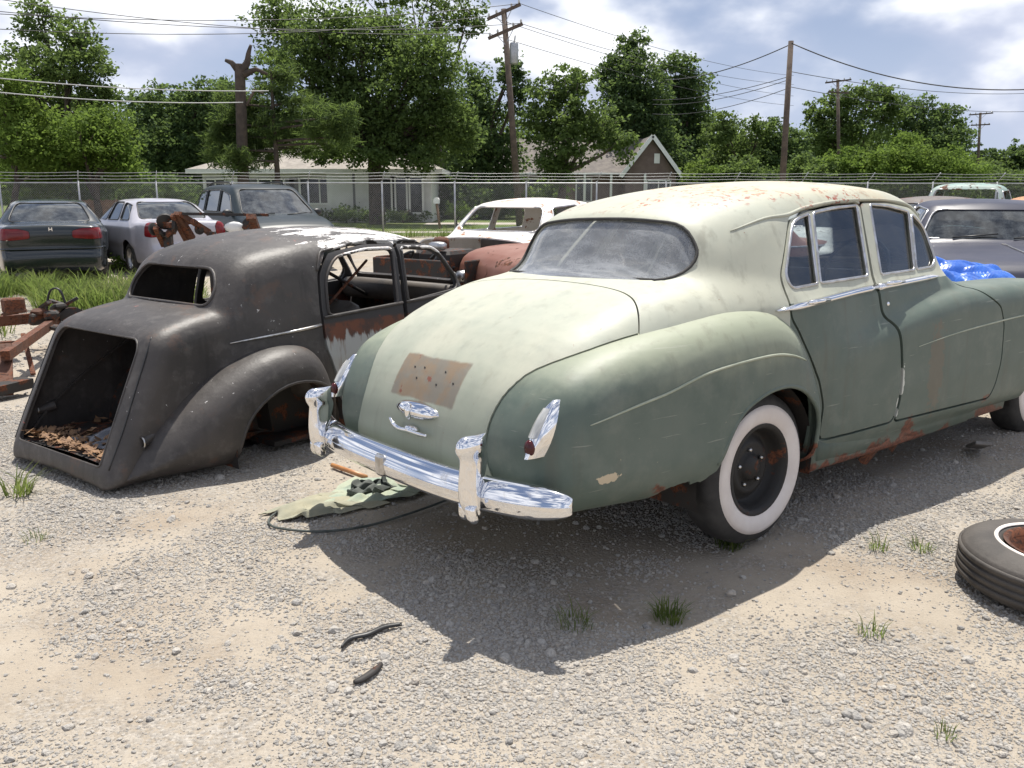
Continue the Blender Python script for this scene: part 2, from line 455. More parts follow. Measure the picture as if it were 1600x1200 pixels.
def axis_coords(dense_lo, dense_hi, step, lo, hi, grow=1.16):
    a = list(np.arange(dense_lo, dense_hi, step)); s = step
    while a[-1] < hi: s *= grow; a.append(a[-1]+s)
    s = step; b = []
    c = dense_lo
    while c > lo: s *= grow; c -= s; b.append(c)
    return np.array(b[::-1]+a)
gx = axis_coords(-5, 5, .08, -600, 600); gy = axis_coords(1.2, 11, .08, -40, 1200)
GX, GY = np.meshgrid(gx, gy, indexing='ij'); GZ = gh(GX, GY)
nx, ny = len(gx), len(gy); ii, jj = np.meshgrid(np.arange(nx-1), np.arange(ny-1), indexing='ij'); a = (ii*ny+jj).ravel()
obj('ground', M(np.stack([GX, GY, GZ], -1).reshape(-1, 3), np.stack([a, a+ny, a+ny+1, a+1], 1).tolist()), 'gravel_ground', kind='structure')

m, t = newmat('lawn_grass')
pos = t.add('ShaderNodeNewGeometry').outputs['Position']
principled(t, t.mix(t.ramp(t.noise(pos, .5, 6, .6), .35, .65), (.075, .12, .03), (.15, .17, .06)), .9, 0, t.bump(t.noise(pos, 12, 4), .8, .1), .2)
simple('road_concrete', (.42, .38, .33), (.34, .31, .27), 1.5, .9)

# loose stones, instanced on a cloud of points
m, t = newmat('loose_stone')
rnd = t.add('ShaderNodeObjectInfo').outputs['Random']
cr = t.add('ShaderNodeValToRGB', {0: rnd}); el = cr.color_ramp.elements
el[0].position = 0; el[0].color = (.21, .205, .195, 1); el[1].position = 1; el[1].color = (.58, .53, .46, 1)
for p_, c_ in ((.12, (.32, .31, .295)), (.4, (.41, .39, .36)), (.75, (.48, .45, .405)), (.93, (.44, .38, .31))):
    e = el.new(p_); e.color = c_+(1,)
pn = t.noise(t.obj, 1.6, 4)
principled(t, t.mix(t.ramp(pn, .35, .65), cr.outputs[0], (.37, .345, .31)), .92, 0, t.bump(t.noise(t.obj, 3, 4), .4, .1), .25)
def vnoise(x, y, s, seed=0):
    g = np.random.default_rng(seed).random((64, 64)); u, v = x*s % 64, y*s % 64
    i, j = u.astype(int), v.astype(int); a, b = u-i, v-j; a = a*a*(3-2*a); b = b*b*(3-2*b); q = lambda p, r: g[p % 64, r % 64]
    return (q(i, j)*(1-a)+q(i+1, j)*a)*(1-b)+(q(i, j+1)*(1-a)+q(i+1, j+1)*a)*b
def scatter(n, ylo, yhi, pw, smin_, smax_, thresh, seed):
    r = np.random.default_rng(seed)
    y = ylo+(yhi-ylo)*r.random(n)**pw; x = (r.random(n)*2-1)*(y*.66+.35)
    d = .6*vnoise(x, y, .9, 3)+.4*vnoise(x, y, 3.1, 4)
    k = r.random(n) < np.clip((d-thresh)*5, .07, 1); x, y = x[k], y[k]
    s = smin_*(smax_/smin_)**(r.random(len(x))**2.6)
    return np.stack([x, y, gh(x, y)+s*.12], 1), s
pp = [scatter(340000, 1.9, 6.5, .8, .0024, .0095, .43, 1), scatter(60000, 5.5, 14, .9, .006, .018, .34, 2), scatter(16000, 1.9, 9, .8, .007, .019, .47, 5), scatter(420, 1.9, 8, .8, .014, .030, .36, 6)]
PV = np.vstack([p[0] for p in pp]); PS = np.concatenate([p[1] for p in pp])
me = bpy.data.meshes.new('gravel'); me.from_pydata(PV.tolist(), [], [])
at_ = me.attributes.new('size', 'FLOAT', 'POINT'); at_.data.foreach_set('value', PS.astype(np.float32))
gr = bpy.data.objects.new('gravel', me); COL.objects.link(gr); gr['kind'] = 'stuff'; tag(gr, 'loose grey and cream gravel stones strewn over the sandy yard', 'gravel')
ng = bpy.data.node_groups.new('stones', 'GeometryNodeTree'); g = NT(ng)
ng.interface.new_socket('Geometry', in_out='INPUT', socket_type='NodeSocketGeometry'); ng.interface.new_socket('Geometry', in_out='OUTPUT', socket_type='NodeSocketGeometry')
gi, go = g.add('NodeGroupInput'), g.add('NodeGroupOutput')
join = g.add('GeometryNodeJoinGeometry')
for k in range(7):
    ico = g.add('GeometryNodeMeshIcoSphere', {'Radius': 1.0, 'Subdivisions': 2})
    nz = g.add('ShaderNodeTexNoise', {'Scale': .8, 'Detail': 1.5}, noise_dimensions='4D'); nz.inputs['W'].default_value = k*7.3
    off = g.add('ShaderNodeVectorMath', {0: nz.outputs['Color'], 1: (.5, .5, .5)}, operation='SUBTRACT')
    sc_ = g.add('ShaderNodeVectorMath', {0: off.outputs[0], 1: (1.5, 1.5, 1.2)}, operation='MULTIPLY')
    sp = g.add('GeometryNodeSetPosition', {'Geometry': ico.outputs[0], 'Offset': sc_.outputs[0]})
    tr = g.add('GeometryNodeTransform', {'Geometry': sp.outputs[0], 'Scale': (1, .74+.04*k, .6+.06*(k % 3))})
    sm = g.add('GeometryNodeSetMaterial', {'Geometry': tr.outputs[0], 'Material': MATS['loose_stone']})
    gti = g.add('GeometryNodeGeometryToInstance', {0: sm.outputs[0]}); g.l.new(gti.outputs[0], join.inputs[0])
rv = g.add('FunctionNodeRandomValue', data_type='FLOAT_VECTOR'); rv.inputs[0].default_value = (-.5, -.5, 0); rv.inputs[1].default_value = (.5, .5, 6.283)
na = g.add('GeometryNodeInputNamedAttribute', data_type='FLOAT'); na.inputs[0].default_value = 'size'
iop = g.add('GeometryNodeInstanceOnPoints', {'Points': gi.outputs[0], 'Instance': join.outputs[0], 'Pick Instance': True, 'Rotation': rv.outputs[0], 'Scale': na.outputs[0]})
g.l.new(iop.outputs[0], go.inputs[0])
md = gr.modifiers.new('stones', 'NODES'); md.node_group = ng

# ------------------------------------------------------------------ the green and cream saloon
CREAM, CREAM2 = (.455, .455, .365), (.395, .41, .34)
GREEN, GREEN2 = (.086, .116, .096), (.124, .150, .124)
def car_paint(name, kind):
    m, t = newmat(name)
    sep = t.add('ShaderNodeSeparateXYZ', {0: t.obj}); x, y, z = sep.outputs
    n1 = t.noise(t.obj, 2.2, 6, .6); n2 = t.noise(t.obj, 9, 6, .65); n3 = t.noise(t.obj, 60, 3)
    cream = t.mix(t.ramp(n1, .35, .68), CREAM, CREAM2)
    green = t.mix(t.ramp(t.math('ADD', t.math('MULTIPLY', n1, .7), t.math('MULTIPLY', n2, .3)), .36, .66), GREEN, GREEN2)
    if kind == 'wing':                                     # crown paled by chalky wear and a highlight painted into the green
        worn = t.math('MULTIPLY', t.ramp(t.math('ADD', z, t.math('MULTIPLY', n2, .12)), .84, 1.04), .60)
        col = t.mix(worn, green, (.40, .42, .30))
    elif kind == 'body':
        lower = t.math('MULTIPLY', t.math('GREATER_THAN', x, .19), t.math('LESS_THAN', t.math('SUBTRACT', z, t.math('MULTIPLY', x, .022)), 1.068))
        col = t.mix(lower, cream, green)
        # pale rust freckles over the roof
        spot = t.math('MULTIPLY', t.ramp(t.noise(t.obj, 30, 4, .6, .4), .555, .575), t.math('MULTIPLY', t.ramp(t.noise(t.obj, 3.4, 4), .50, .57), t.math('MULTIPLY', t.ramp(z, 1.47, 1.53), t.math('SUBTRACT', 1, t.ramp(x, 1.0, 1.5)))))
        col = t.mix(spot, col, (.28, .075, .05))
        warm = t.math('MULTIPLY', t.ramp(z, 1.45, 1.6), t.ramp(t.noise(t.obj, 1.3, 5), .4, .65))
        col = t.mix(t.math('MULTIPLY', warm, .5), col, (.56, .44, .26))
    else:                                                  # boot lid: cream thinning to the green beneath low down, bare plate patch
        thin = t.math('MULTIPLY', t.ramp(t.math('ADD', t.math('MULTIPLY', z, -1), t.math('MULTIPLY', n1, .75)), -.80, -.20), .85)
        col = t.mix(thin, cream, (.255, .285, .225))
        col = t.mix(t.math('MULTIPLY', t.ramp(n2, .56, .72), .25), col, (.25, .27, .25))
        ay = t.math('ABSOLUTE', t.math('ADD', y, -.005)); az = t.math('ABSOLUTE', t.math('SUBTRACT', z, .795))
        wob = t.math('MULTIPLY', t.math('SUBTRACT', n2, .5), .03)
        pl = t.math('MULTIPLY', t.math('SUBTRACT', 1, t.ramp(t.math('ADD', ay, wob), .235, .25)), t.math('SUBTRACT', 1, t.ramp(t.math('ADD', az, wob), .080, .092)))
        pcol = t.mix(t.ramp(t.noise(t.obj, 11, 6, .6), .4, .62), (.20, .18, .145), (.235, .175, .115))
        pcol = t.mix(t.ramp(t.noise(t.obj, 16, 4), .63, .70), pcol, (.20, .07, .045))
        col = t.mix(pl, col, pcol)
    mpv = t.add('ShaderNodeMapping', {'Vector': t.obj, 'Scale': (9, 9, .7)}); strk = t.noise(mpv.outputs[0], 1.6, 5, .6)
    grime = t.math('MULTIPLY', t.ramp(strk, .52, .74), .30 if kind != 'boot' else .16)
    col = t.mix(grime, col, (.10, .085, .06))
    mott = t.noise(t.obj, 5, 7, .7); col = t.mix(t.math('MULTIPLY', t.ramp(mott, .5, .68), .22 if kind == 'boot' else .13), col, (.30, .30, .25))
    scr = t.add('ShaderNodeMapping', {'Vector': t.obj, 'Scale': (3, 3, 60), 'Rotation': (.3, .5, 0)}); col = t.mix(t.math('MULTIPLY', t.ramp(t.noise(scr.outputs[0], 1.3, 3), .68, .74), .35), col, (.40, .40, .34))
    if kind != 'boot':                                     # old scrape on the wing, filler on the door edge, brown run
        def spot_mask(cx, cz, rx_, rz_):
            d = t.math('SQRT', t.math('ADD', t.math('POWER', t.math('DIVIDE', t.math('SUBTRACT', x, cx), rx_), 2), t.math('POWER', t.math('DIVIDE', t.math('SUBTRACT', z, cz), rz_), 2)))
            return t.math('SUBTRACT', 1, t.ramp(t.math('ADD', d, t.math('MULTIPLY', t.math('SUBTRACT', t.noise(t.obj, 28, 4), .5), 2.2)), .85, .95))
        side_ = t.math('LESS_THAN', y, -.6)
        if kind == 'wing': col = t.mix(t.math('MULTIPLY', spot_mask(-.975, .505, .06, .02), side_), col, (.52, .43, .30))
        else:
            col = t.mix(t.math('MULTIPLY', spot_mask(1.165, .60, .013, .09), side_), col, (.55, .56, .50))
            col = t.mix(t.math('MULTIPLY', spot_mask(1.135, .455, .013, .06), side_), col, (.52, .53, .47))
            col = t.mix(t.math('MULTIPLY', t.math('MULTIPLY', spot_mask(1.50, .62, .08, .26), side_), .45), col, (.17, .12, .08))
    chip = t.math('MULTIPLY', t.ramp(t.noise(t.obj, 34, 5, .7), .70, .73), 1)
    col = t.mix(chip, col, (.22, .10, .065) if kind != 'wing' else (.42, .36, .26))
    if kind != 'boot':                                     # rust creeping up from the sill
        ru = t.ramp(t.math('SUBTRACT', t.math('ADD', t.math('MULTIPLY', n1, .95), t.math('MULTIPLY', n2, .28)), t.math('ADD', z, .36)), -.015, .03)
        col = t.mix(ru, col, t.mix(t.ramp(n3, .4, .6), (.20, .075, .045), (.10, .045, .03)))
    rg = t.math('ADD', t.math('MULTIPLY', n2, .25), .42)
    p = principled(t, col, .4, 0, t.bump(t.math('ADD', t.math('MULTIPLY', n2, .7), t.math('MULTIPLY', n3, .15)), .05, .01), .42)
    t.l.new(rg, p.inputs['Roughness'])
for k in ('body', 'wing', 'boot'): car_paint('saloon_'+k, k)

core_prof = poly_sdf(np.vstack([catmull([(-1.20, .36), (-1.275, .42), (-1.30, .52), (-1.285, .62), (-1.25, .72), (-1.19, .83), (-1.10, .925), (-.95, 1.03), (-.75, 1.115), (-.54, 1.178), (-.32, 1.212)], 3),
                                [(-.1, 1.20), (.4, 1.13), (1.9, 1.13), (2.12, 1.10), (2.16, .60), (2.16, .275), (.46, .275), (.40, .42), (-1.1, .42)]]))
cab_prof = poly_sdf(np.vstack([catmull([(-.40, 1.06), (-.335, 1.205), (-.27, 1.33), (-.185, 1.465), (-.09, 1.52), (.10, 1.575), (.4, 1.62), (.8, 1.648), (1.15, 1.655), (1.5, 1.64), (1.75, 1.595), (1.86, 1.53)], 3), [(2.10, 1.10), (2.1, .9), (-.2, .9)]]))
fw_prof = poly_sdf(np.vstack([catmull([(.35, .74), (.7, .875), (1.2, .965), (1.75, 1.03), (2.1, 1.03), (2.6, 1.03), (3.2, 1.01), (3.6, .94), (3.85, .80), (3.93, .60), (3.88, .42)], 3), [(3.6, .30), (2.7, .26), (.5, .3)]]))
rw_prof = poly_sdf(np.vstack([catmull([(-1.12, .345), (-1.235, .40), (-1.275, .52), (-1.27, .62), (-1.235, .72), (-1.17, .82), (-1.08, .895), (-.93, .955), (-.74, 1.0), (-.5, 1.035), (-.2, 1.065), (.05, 1.06), (.20, 1.00), (.29, .91), (.38, .79), (.46, .66), (.495, .55), (.485, .40)], 3), [(.46, .27), (-.6, .32)]]))
def f_core(X, Y, Z):
    ay = np.abs(Y)
    a = core_prof(X, Z+.085*Y**2+.10*np.maximum(ay-.5, 0)**1.5)
    wd = ip(X, [(-1.35, .60), (-1.15, .70), (-.9, .765), (-.5, .80), (0, .825), (.4, .85), (1.2, .865), (2.2, .86)])-.10*np.clip(.62-Z, 0, 1)**1.3-.16*np.clip(Z-.84, 0, 1)**1.2-.30*np.clip(Z-.84, 0, .25)*np.clip((X-.3)/.5, 0, 1)
    return smax(a, ay-wd, ip(X, [(-1.3, .22), (-.9, .20), (-.3, .16), (.3, .07), (2, .05)]))
def f_cab(X, Y, Z):
    ay = np.abs(Y)
    a = cab_prof(X-.10*np.clip(.0-X, 0, 1)*0-.07*Y**2*np.clip((.3-X)/.5, 0, 1)+.30*Y**2*np.clip((X-1.55)/.3, 0, 1), Z+.19*Y**2)
    wd = .83-.40*np.clip(Z-1.06, 0, 1)-.022*np.clip((X-.3)/.5, 0, 1)-.22*np.clip((.25-X)/.6, 0, 1)**1.6-.03*np.clip((X-1.2)/.7, 0, 1)
    return smax(a, ay-wd, ip(X, [(-.3, .20), (.1, .15), (.5, .09), (1.9, .09)]))
def f_fw(X, Y, Z):
    ay = np.abs(Y)
    W = ip(X, [(.3, .83), (.7, .878), (1.2, .897), (2, .918), (2.8, .935), (3.4, .92), (3.95, .78)])-.06*np.clip(.55-Z, 0, 1)
    return smax(smax(fw_prof(X, Z), ay-W, .13), .50-ay, .10)
def f_body(X, Y, Z):
    return smin(smin(f_core(X, Y, Z), f_cab(X, Y, Z), .10), f_fw(X, Y, Z), .03)
def f_rw(X, Y, Z):
    ay = np.abs(Y)
    W = ip(X, [(-1.3, .80), (-1.1, .86), (-.7, .905), (-.3, .925), (0, .93), (.3, .928), (.5, .90)])-.05*np.clip(.50-Z, 0, 1)-.03*np.clip(Z-.84, 0, 1)
    return smax(smax(rw_prof(X, Z), ay-W, .20), .42-ay, .10)

SAL = thing('vintage_saloon', 'faded green and cream vintage saloon with chrome rear bumper and whitewall tyre', 'car', (.595, 4.382, 0), rot=pose_rot(51.3, -.3, 1.9))
body = nets(f_body, (-1.42, -1.02, .12), (4.06, 1.02, 1.76), .019)
arch = poly_sdf(rounded([(-.40, .10), (-.385, .41), (-.28, .605), (-.217, .658), (-.118, .698), (-.016, .72), (.109, .717), (.227, .674), (.331, .585), (.379, .496), (.375, .10)], .02, 2))
farch = poly_sdf([(3.12+.42*math.cos(a), .34+.40*math.sin(a)) for a in np.linspace(-.6, math.pi+.6, 24)])
sidef = lambda P, lim=.5: (lambda V: np.maximum(P(V[:, 0], V[:, 2]), lim-np.abs(V[:, 1])))
_, body = split(body, sidef(arch)); _, body = split(body, sidef(farch))
# glass openings
RWIN = rounded([(-.565, 1.195), (.565, 1.195), (.60, 1.30), (.50, 1.435), (.22, 1.462), (-.22, 1.462), (-.50, 1.435), (-.60, 1.30)], [.09, .09, .12, .14, .2, .2, .14, .12], 4)
WSCR = rounded([(-.66, 1.17), (.66, 1.17), (.56, 1.50), (-.56, 1.50)], .09, 4)
QW = rounded([(.255, 1.135), (.485, 1.142), (.595, 1.468), (.435, 1.438), (.245, 1.20)], [.05, .01, .01, .06, .06], 3)
RDW = rounded([(.515, 1.143), (.970, 1.152), (1.070, 1.507), (.85, 1.495), (.640, 1.474)], [.02, .02, .02, .05, .02], 3)
FDW = rounded([(1.10, 1.152), (1.475, 1.157), (1.62, 1.470), (1.40, 1.503), (1.205, 1.512)], [.02, .02, .02, .06, .02], 3)
VW = rounded([(1.50, 1.158), (1.70, 1.163), (1.765, 1.20), (1.765, 1.37), (1.650, 1.462)], [.02, .03, .03, .05, .03], 3)
rw2 = poly_sdf(RWIN); ws2 = poly_sdf(WSCR)
g, body = split(body, lambda V: np.maximum(rw2(V[:, 1], V[:, 2]), V[:, 0]-.15)); obj('rear_window', offset(g, -.012), 'glass_dusty', SAL)
g, body = split(body, lambda V: np.maximum(ws2(V[:, 1], V[:, 2]), 1.55-V[:, 0])); obj('windscreen', offset(g, -.01), 'glass_side', SAL)
doors = {}
RDOOR = rounded([(.212, 1.20), (.196, 1.12), (.197, 1.01), (.248, .949), (.30, .87), (.36, .79), (.44, .69), (.485, .56), (.485, .385), (1.10, .385), (1.141, .478), (1.146, .631), (1.121, .785), (1.085, .894), (1.015, .951), (1.0, 1.12), (1.112, 1.522), (.85, 1.512), (.575, 1.484), (.415, 1.452)], .03, 2)
FDOOR = rounded([(1.112, 1.527), (1.012, 1.12), (1.027, .951), (1.097, .894), (1.133, .785), (1.158, .631), (1.153, .478), (1.115, .385), (2.19, .36), (2.25, .44), (2.287, .60), (2.281, .80), (2.22, .91), (2.08, .985), (1.90, 1.10), (1.80, 1.19), (1.79, 1.40), (1.67, 1.497), (1.40, 1.527)], .03, 2)
for sgn in (-1, 1):
    half = lambda P: (lambda V: np.maximum(P(V[:, 0], V[:, 2]), .45-sgn*V[:, 1]))
    for nm, D, wins in (('rear_door', RDOOR, (QW, RDW)), ('front_door', FDOOR, (FDW, VW))):
        d, body = split(body, half(poly_sdf(D)), .013)
        do = None; gl = []
        for Wp in wins:
            g, d = split(d, half(poly_sdf(Wp))); gl.append((g, Wp))
        do = obj(nm, d, 'saloon_body', SAL, solid=.026)
        for g, Wp in gl:
            obj('window_pane', offset(g, -.012), 'glass_side', do)
            rim = on_side(f_body, Wp, sgn, -.001)
            obj('window_frame', tube(rim, .0085, 6, True), 'chrome_dull', do)
        doors[(nm, sgn)] = do
lidf = lambda V: np.maximum(V[:, 0]+.515+.17*(np.abs(V[:, 1])/.74)**5, .43-V[:, 2])
lid, body = split(body, lidf, .009)
_, lid = split(lid, lambda V: f_rw(V[:, 0], V[:, 1], V[:, 2])-.006)
LID = obj('boot_lid', lid, 'saloon_boot', SAL, solid=.014, label='cream boot lid with bare rusty patch where the number plate sat')
_, body = split(body, lambda V: f_rw(V[:, 0], V[:, 1], V[:, 2])+.03)
obj('body_shell', body, 'saloon_body', SAL, solid=.016)
# window surrounds
obj('rear_window_seal', tube(on_end(f_body, RWIN, -1, -1.6), .008, 6, True), 'rubber', SAL)
obj('windscreen_seal', tube(on_end(f_body, WSCR, 1, 4.5, 3.2), .013, 6, True), 'rubber', SAL)
# rear wings, with the rotted edge behind the near wheel
wing = nets(f_rw, (-1.36, -1.0, .2), (.60, -.36, 1.16), .02)
_, wing = split(wing, lambda V: f_body(V[:, 0], V[:, 1], V[:, 2])+.05)
for sgn in (-1, 1):
    wv = wing if sgn < 0 else wing.mirror()
    ar = lambda V: np.maximum(arch(V[:, 0], V[:, 2]), .5-np.abs(V[:, 1]))
    _, wv = split(wv, ar)
    if sgn < 0:
        rr = np.random.default_rng(5); bx = np.linspace(-1.02, -.30, 60)
        edge = ip(bx, [(-1.02, .30), (-.87, .33), (-.80, .338), (-.735, .335), (-.70, .355), (-.665, .392), (-.60, .40), (-.57, .41), (-.5, .385), (-.43, .388), (-.38, .42), (-.30, .45)])+rr.normal(0, .006, 60)
        bot = poly_sdf([(-1.02, .1)]+list(zip(bx, edge))+[(-.30, .1)])
        _, wv = split(wv, sidef(bot, .7))
    W = obj('rear_wing', wv, 'saloon_wing', SAL, solid=.012)
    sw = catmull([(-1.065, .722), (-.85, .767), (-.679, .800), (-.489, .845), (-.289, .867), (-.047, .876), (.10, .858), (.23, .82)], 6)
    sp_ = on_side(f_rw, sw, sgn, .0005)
    obj('swage_line', tube(sp_, np.interp(np.linspace(0, 1, len(sp_)), [0, .15, .8, 1], [.002, .0055, .0065, .003]), 6), 'swage_highlight', W)
    lip = on_side(f_rw, [(-.385, .45), (-.34, .52), (-.28, .605), (-.217, .66), (-.118, .70), (-.016, .722), (.109, .719), (.227, .676), (.331, .587), (.379, .498), (.377, .38)], sgn, -.006)
    obj('arch_lip', tube(catmull(lip, 3), .011, 6), 'saloon_wing', W)
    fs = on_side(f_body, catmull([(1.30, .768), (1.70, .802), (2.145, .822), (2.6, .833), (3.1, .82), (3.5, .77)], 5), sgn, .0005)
    obj('front_swage_line', tube(fs, np.interp(np.linspace(0, 1, len(fs)), [0, .3, 1], [.002, .005, .005]), 6), 'swage_highlight', SAL)
    # inner wheel house
    a_ = np.linspace(-.25, math.pi+.25, 22)
    for cx, rx in ((0, .43), (3.12, .45)):
        obj('wheel_house', M([(cx+rx*math.cos(q), sgn*yy, .33+(rx-.02)*math.sin(q)) for q in a_ for yy in (.50, .84)], [[2*i, 2*i+1, 2*i+3, 2*i+2] for i in range(21)]) + M([(cx, sgn*.50, .33)]+[(cx+rx*math.cos(q), sgn*.50, .33+(rx-.02)*math.sin(q)) for q in a_], [[0, i+1, i+2] for i in range(21)]), 'dark_steel', SAL)
    # sill
    sl = loft([[(x, sgn*.835, .39), (x, sgn*.85, .34), (x, sgn*.835, zb+.02), (x, sgn*.80, zb), (x, sgn*.70, zb+.01), (x, sgn*.70, .39)][::(1 if sgn < 0 else -1)] for x, zb in ((.49, .262), (.8, .240), (1.4, .222), (2.0, .212), (2.6, .205))])
    obj('sill', sl, 'saloon_body', SAL)
    # chrome waist moulding
    for nm, a0, a1 in (('rear_door', .10, .998), ('front_door', 1.018, 1.70)):
        xs = np.linspace(a0, a1, 14); cp = on_side(f_body, [(x, 1.05+.042*(x-.12)/.85 if x < 1 else 1.092+.02*(x-1)/.7) for x in xs], sgn, .006)
        secs = []
        for i, p in enumerate(cp):
            h_ = .019*min(1, (i+.4)/2.2) if nm == 'rear_door' else .019*min(1, (14-i-.4)/2.2)
            secs.append([p+np.array([0, sgn*dy, dz]) for dy, dz in ((-.012, -h_), (.006, -h_*.8), (.016, -h_*.15), (.016, h_*.25), (.006, h_*.85), (-.012, h_))][::(1 if sgn > 0 else -1)])
        obj('waist_moulding', loft(secs), 'chrome', doors[(nm, sgn)])
        hx = .30 if nm == 'rear_door' else 1.07
        hp = on_side(f_body, [(hx+dx, 1.062+.05*(hx-.1)) for dx in (0, .06, .12, .19)], sgn, .028)
        obj('door_handle', tube(hp, [.009, .013, .012, .007], 8), 'chrome', doors[(nm, sgn)])
    gt = on_side(f_body, catmull([(.02, 1.40), (.226, 1.452), (.415, 1.468), (.575, 1.498), (.85, 1.526), (1.11, 1.537), (1.41, 1.535), (1.66, 1.508), (1.77, 1.43), (1.83, 1.26)], 5), sgn, .001)
    obj('drip_rail', tube(gt, np.interp(np.linspace(0, 1, len(gt)), [0, .2, 1], [.003, .009, .008]), 6), 'saloon_body', SAL)
    # tail lamps
    pl_ = on_end(f_rw, [(sgn*.758, z) for z in np.linspace(.615, .815, 9)], -1, -1.8)
    secs = []
    for i, p in enumerate(pl_):
        u = i/8; hw = .033*(math.sin(math.pi*(.12+.80*u))**.6); dp = .050*(1-u)**.6+.012
        secs.append([p+np.array([.03, -hw, 0]), p+np.array([-dp*.55, -hw*.95, 0]), p+np.array([-dp, -hw*.5, 0]), p+np.array([-dp*1.1, 0, 0]), p+np.array([-dp, hw*.5, 0]), p+np.array([-dp*.55, hw*.95, 0]), p+np.array([.03, hw, 0])])
    TL = obj('tail_lamp', loft(secs), 'chrome', SAL, sharp=50)
    q = pl_[1]
    obj('red_lens', blob(q+np.array([-.047, 0, .012]), (.020, .023, .032)), 'red_lens_dark', TL)
    obj('lamp_glass', loft([[s_[1]+np.array([-.004, .006, 0])]+[x_+np.array([-.007, 0, 0]) for x_ in s_[2:5]]+[s_[5]+np.array([-.004, -.006, 0])] for s_ in secs[3:8]], closed=False, cap=False), 'clear_lens', TL)
# lock barrel on the near front door, weathered filler on the near door edge
obj('door_lock', blob(on_side(f_body, [(1.085, 1.005)], -1)[0], (.012, .008, .012)), 'chrome', doors[('front_door', -1)])
# boot lamp, handle and mounting holes
c_ = on_end(f_body, [(0, .668)], -1)[0]
hl = []
for y in np.linspace(-.165, .165, 15):
    u = abs(y)/.166; rz = .040*math.sqrt(max(1-u**2.2, .004)); p = on_end(f_body, [(y, .668)], -1)[0]; dx = .058*math.sqrt(max(1-u**2.4, .01))
    hl.append([p+np.array([.01-dx*max(math.cos(a), -.1), 0, rz*math.sin(a)]) for a in np.linspace(-2, 2, 12)])
NL = obj('number_plate_lamp', loft(hl), 'chrome', LID)
obj('lamp_rib', blob(c_+np.array([-.042, 0, .002]), (.022, .017, .036)), 'chrome', NL)
hp = on_end(f_body, [(y, .588) for y in (.145, .11, .06, 0, -.06, -.11, -.145)], -1, out=.030)
hp[:, 2] += [.030, .004, -.004, 0, 0, 0, .002]
obj('boot_handle', tube(catmull(hp, 3), np.interp(np.linspace(0, 1, 19), [0, .2, .5, .8, 1], [.007, .011, .010, .009, .006]), 8)+blob(on_end(f_body, [(.0, .592)], -1, out=.01)[0], (.03, .05, .018)), 'chrome', LID)
for y, z in ((.135, .83), (.06, .835), (.085, .79), (-.10, .835), (-.075, .782), (-.185, .80)):
    p = on_end(f_body, [(y, z)], -1, out=.0003)[0]; obj('bolt_hole', blob(p, (.0012, .007, .008), 4, 8), 'black_plastic', LID)
# rear bumper: bar in three lengths with overriders
def bumper_pt(y): return np.array([-1.418+.175*(abs(y)/.93)**3.2, y, .468])
def bumper_bar(y0, y1, n, taper=None):
    secs = []
    for i in range(n):
        y = y0+(y1-y0)*i/(n-1); p = bumper_pt(y); tg = bumper_pt(y+.005)-bumper_pt(y-.005); tg /= np.linalg.norm(tg); nr = np.array([-tg[1], tg[0], 0]); nr = nr if nr[0] < 0 else -nr
        k = 1.0 if taper is None else taper(y)
        secs.append([p+nr*(dx*k)+np.array([0, 0, dz*(.35+.65*k)]) for dx, dz in ((-.030, .050), (-.010, .064), (.016, .056), (.040, .030), (.050, .004), (.051, .000), (.048, -.030), (.036, -.054), (.006, -.064), (-.03, -.05))])
    return loft([catmull(q_, 3, True) for q_ in secs])
BUM = obj('rear_bumper', bumper_bar(-.575, .575, 48), 'chrome', SAL)
for sgn in (-1, 1):
    tp = lambda y: max(1-max((abs(y)-.74)/.205, 0)**2.4, .03)**.5
    obj('bumper_end', bumper_bar(sgn*.60, sgn*.944, 40, tp), 'chrome', BUM)
    ox = -1.425; secs = []
    for z, hw, fr_, bk in ((.398, .048, .030, -.02), (.408, .054, .045, -.03), (.43, .054, .062, -.05), (.46, .050, .078, -.05), (.50, .045, .082, -.05), (.55, .039, .080, -.02), (.595, .034, .074, .0), (.625, .034, .070, .01), (.640, .040, .078, .0), (.655, .047, .088, -.012), (.675, .049, .091, -.016), (.695, .043, .080, -.008), (.708, .028, .060, .01), (.712, .01, .045, .03)):
        z = z-.012 if z > .5 else z; hw *= .70; fr_ = fr_*.82
        secs.append([(ox-fr_*c_2-(-bk)*0+(.0 if c_2 > 0 else -bk*c_2*1.0), sgn*.615+hw*math.sin(a), z) for a in np.linspace(0, 2*math.pi, 32, endpoint=False) for c_2 in (math.cos(a),)])
    secs = np.array(secs); secs = np.array([catmull(secs[:, k_], 3) for k_ in range(secs.shape[1])]).transpose(1, 0, 2)
    OV = obj('overrider', loft(secs), 'chrome', BUM)
    for k in (-1, 1):
        obj('overrider_foot', tube(catmull([(ox-.030, sgn*.615+k*.018, .44), (ox-.028, sgn*.615+k*.024, .405), (ox-.012, sgn*.615+k*.032, .380)], 3), [.024, .025, .025, .024, .022, .018, .012], 8), 'chrome', OV)
obj('gravel_pan', grid_from(lambda u, v: tuple((bumper_pt(-.90+1.8*u)+np.array([.012, 0, -.02]))*(1-v)+np.array([-1.19, (-.90+1.8*u)*.93, .43])*v), 40, 4), 'saloon_wing', SAL)
obj('centre_clip', box(-1.462, 0, .462, .03, .062, .092, .010), 'chrome_dull', BUM, smooth=False)
for sgn in (-1, 1): obj('bumper_iron', beam((-1.38, sgn*.45, .45), (-1.1, sgn*.45, .44), .04, .06), 'dark_steel', BUM, smooth=False)

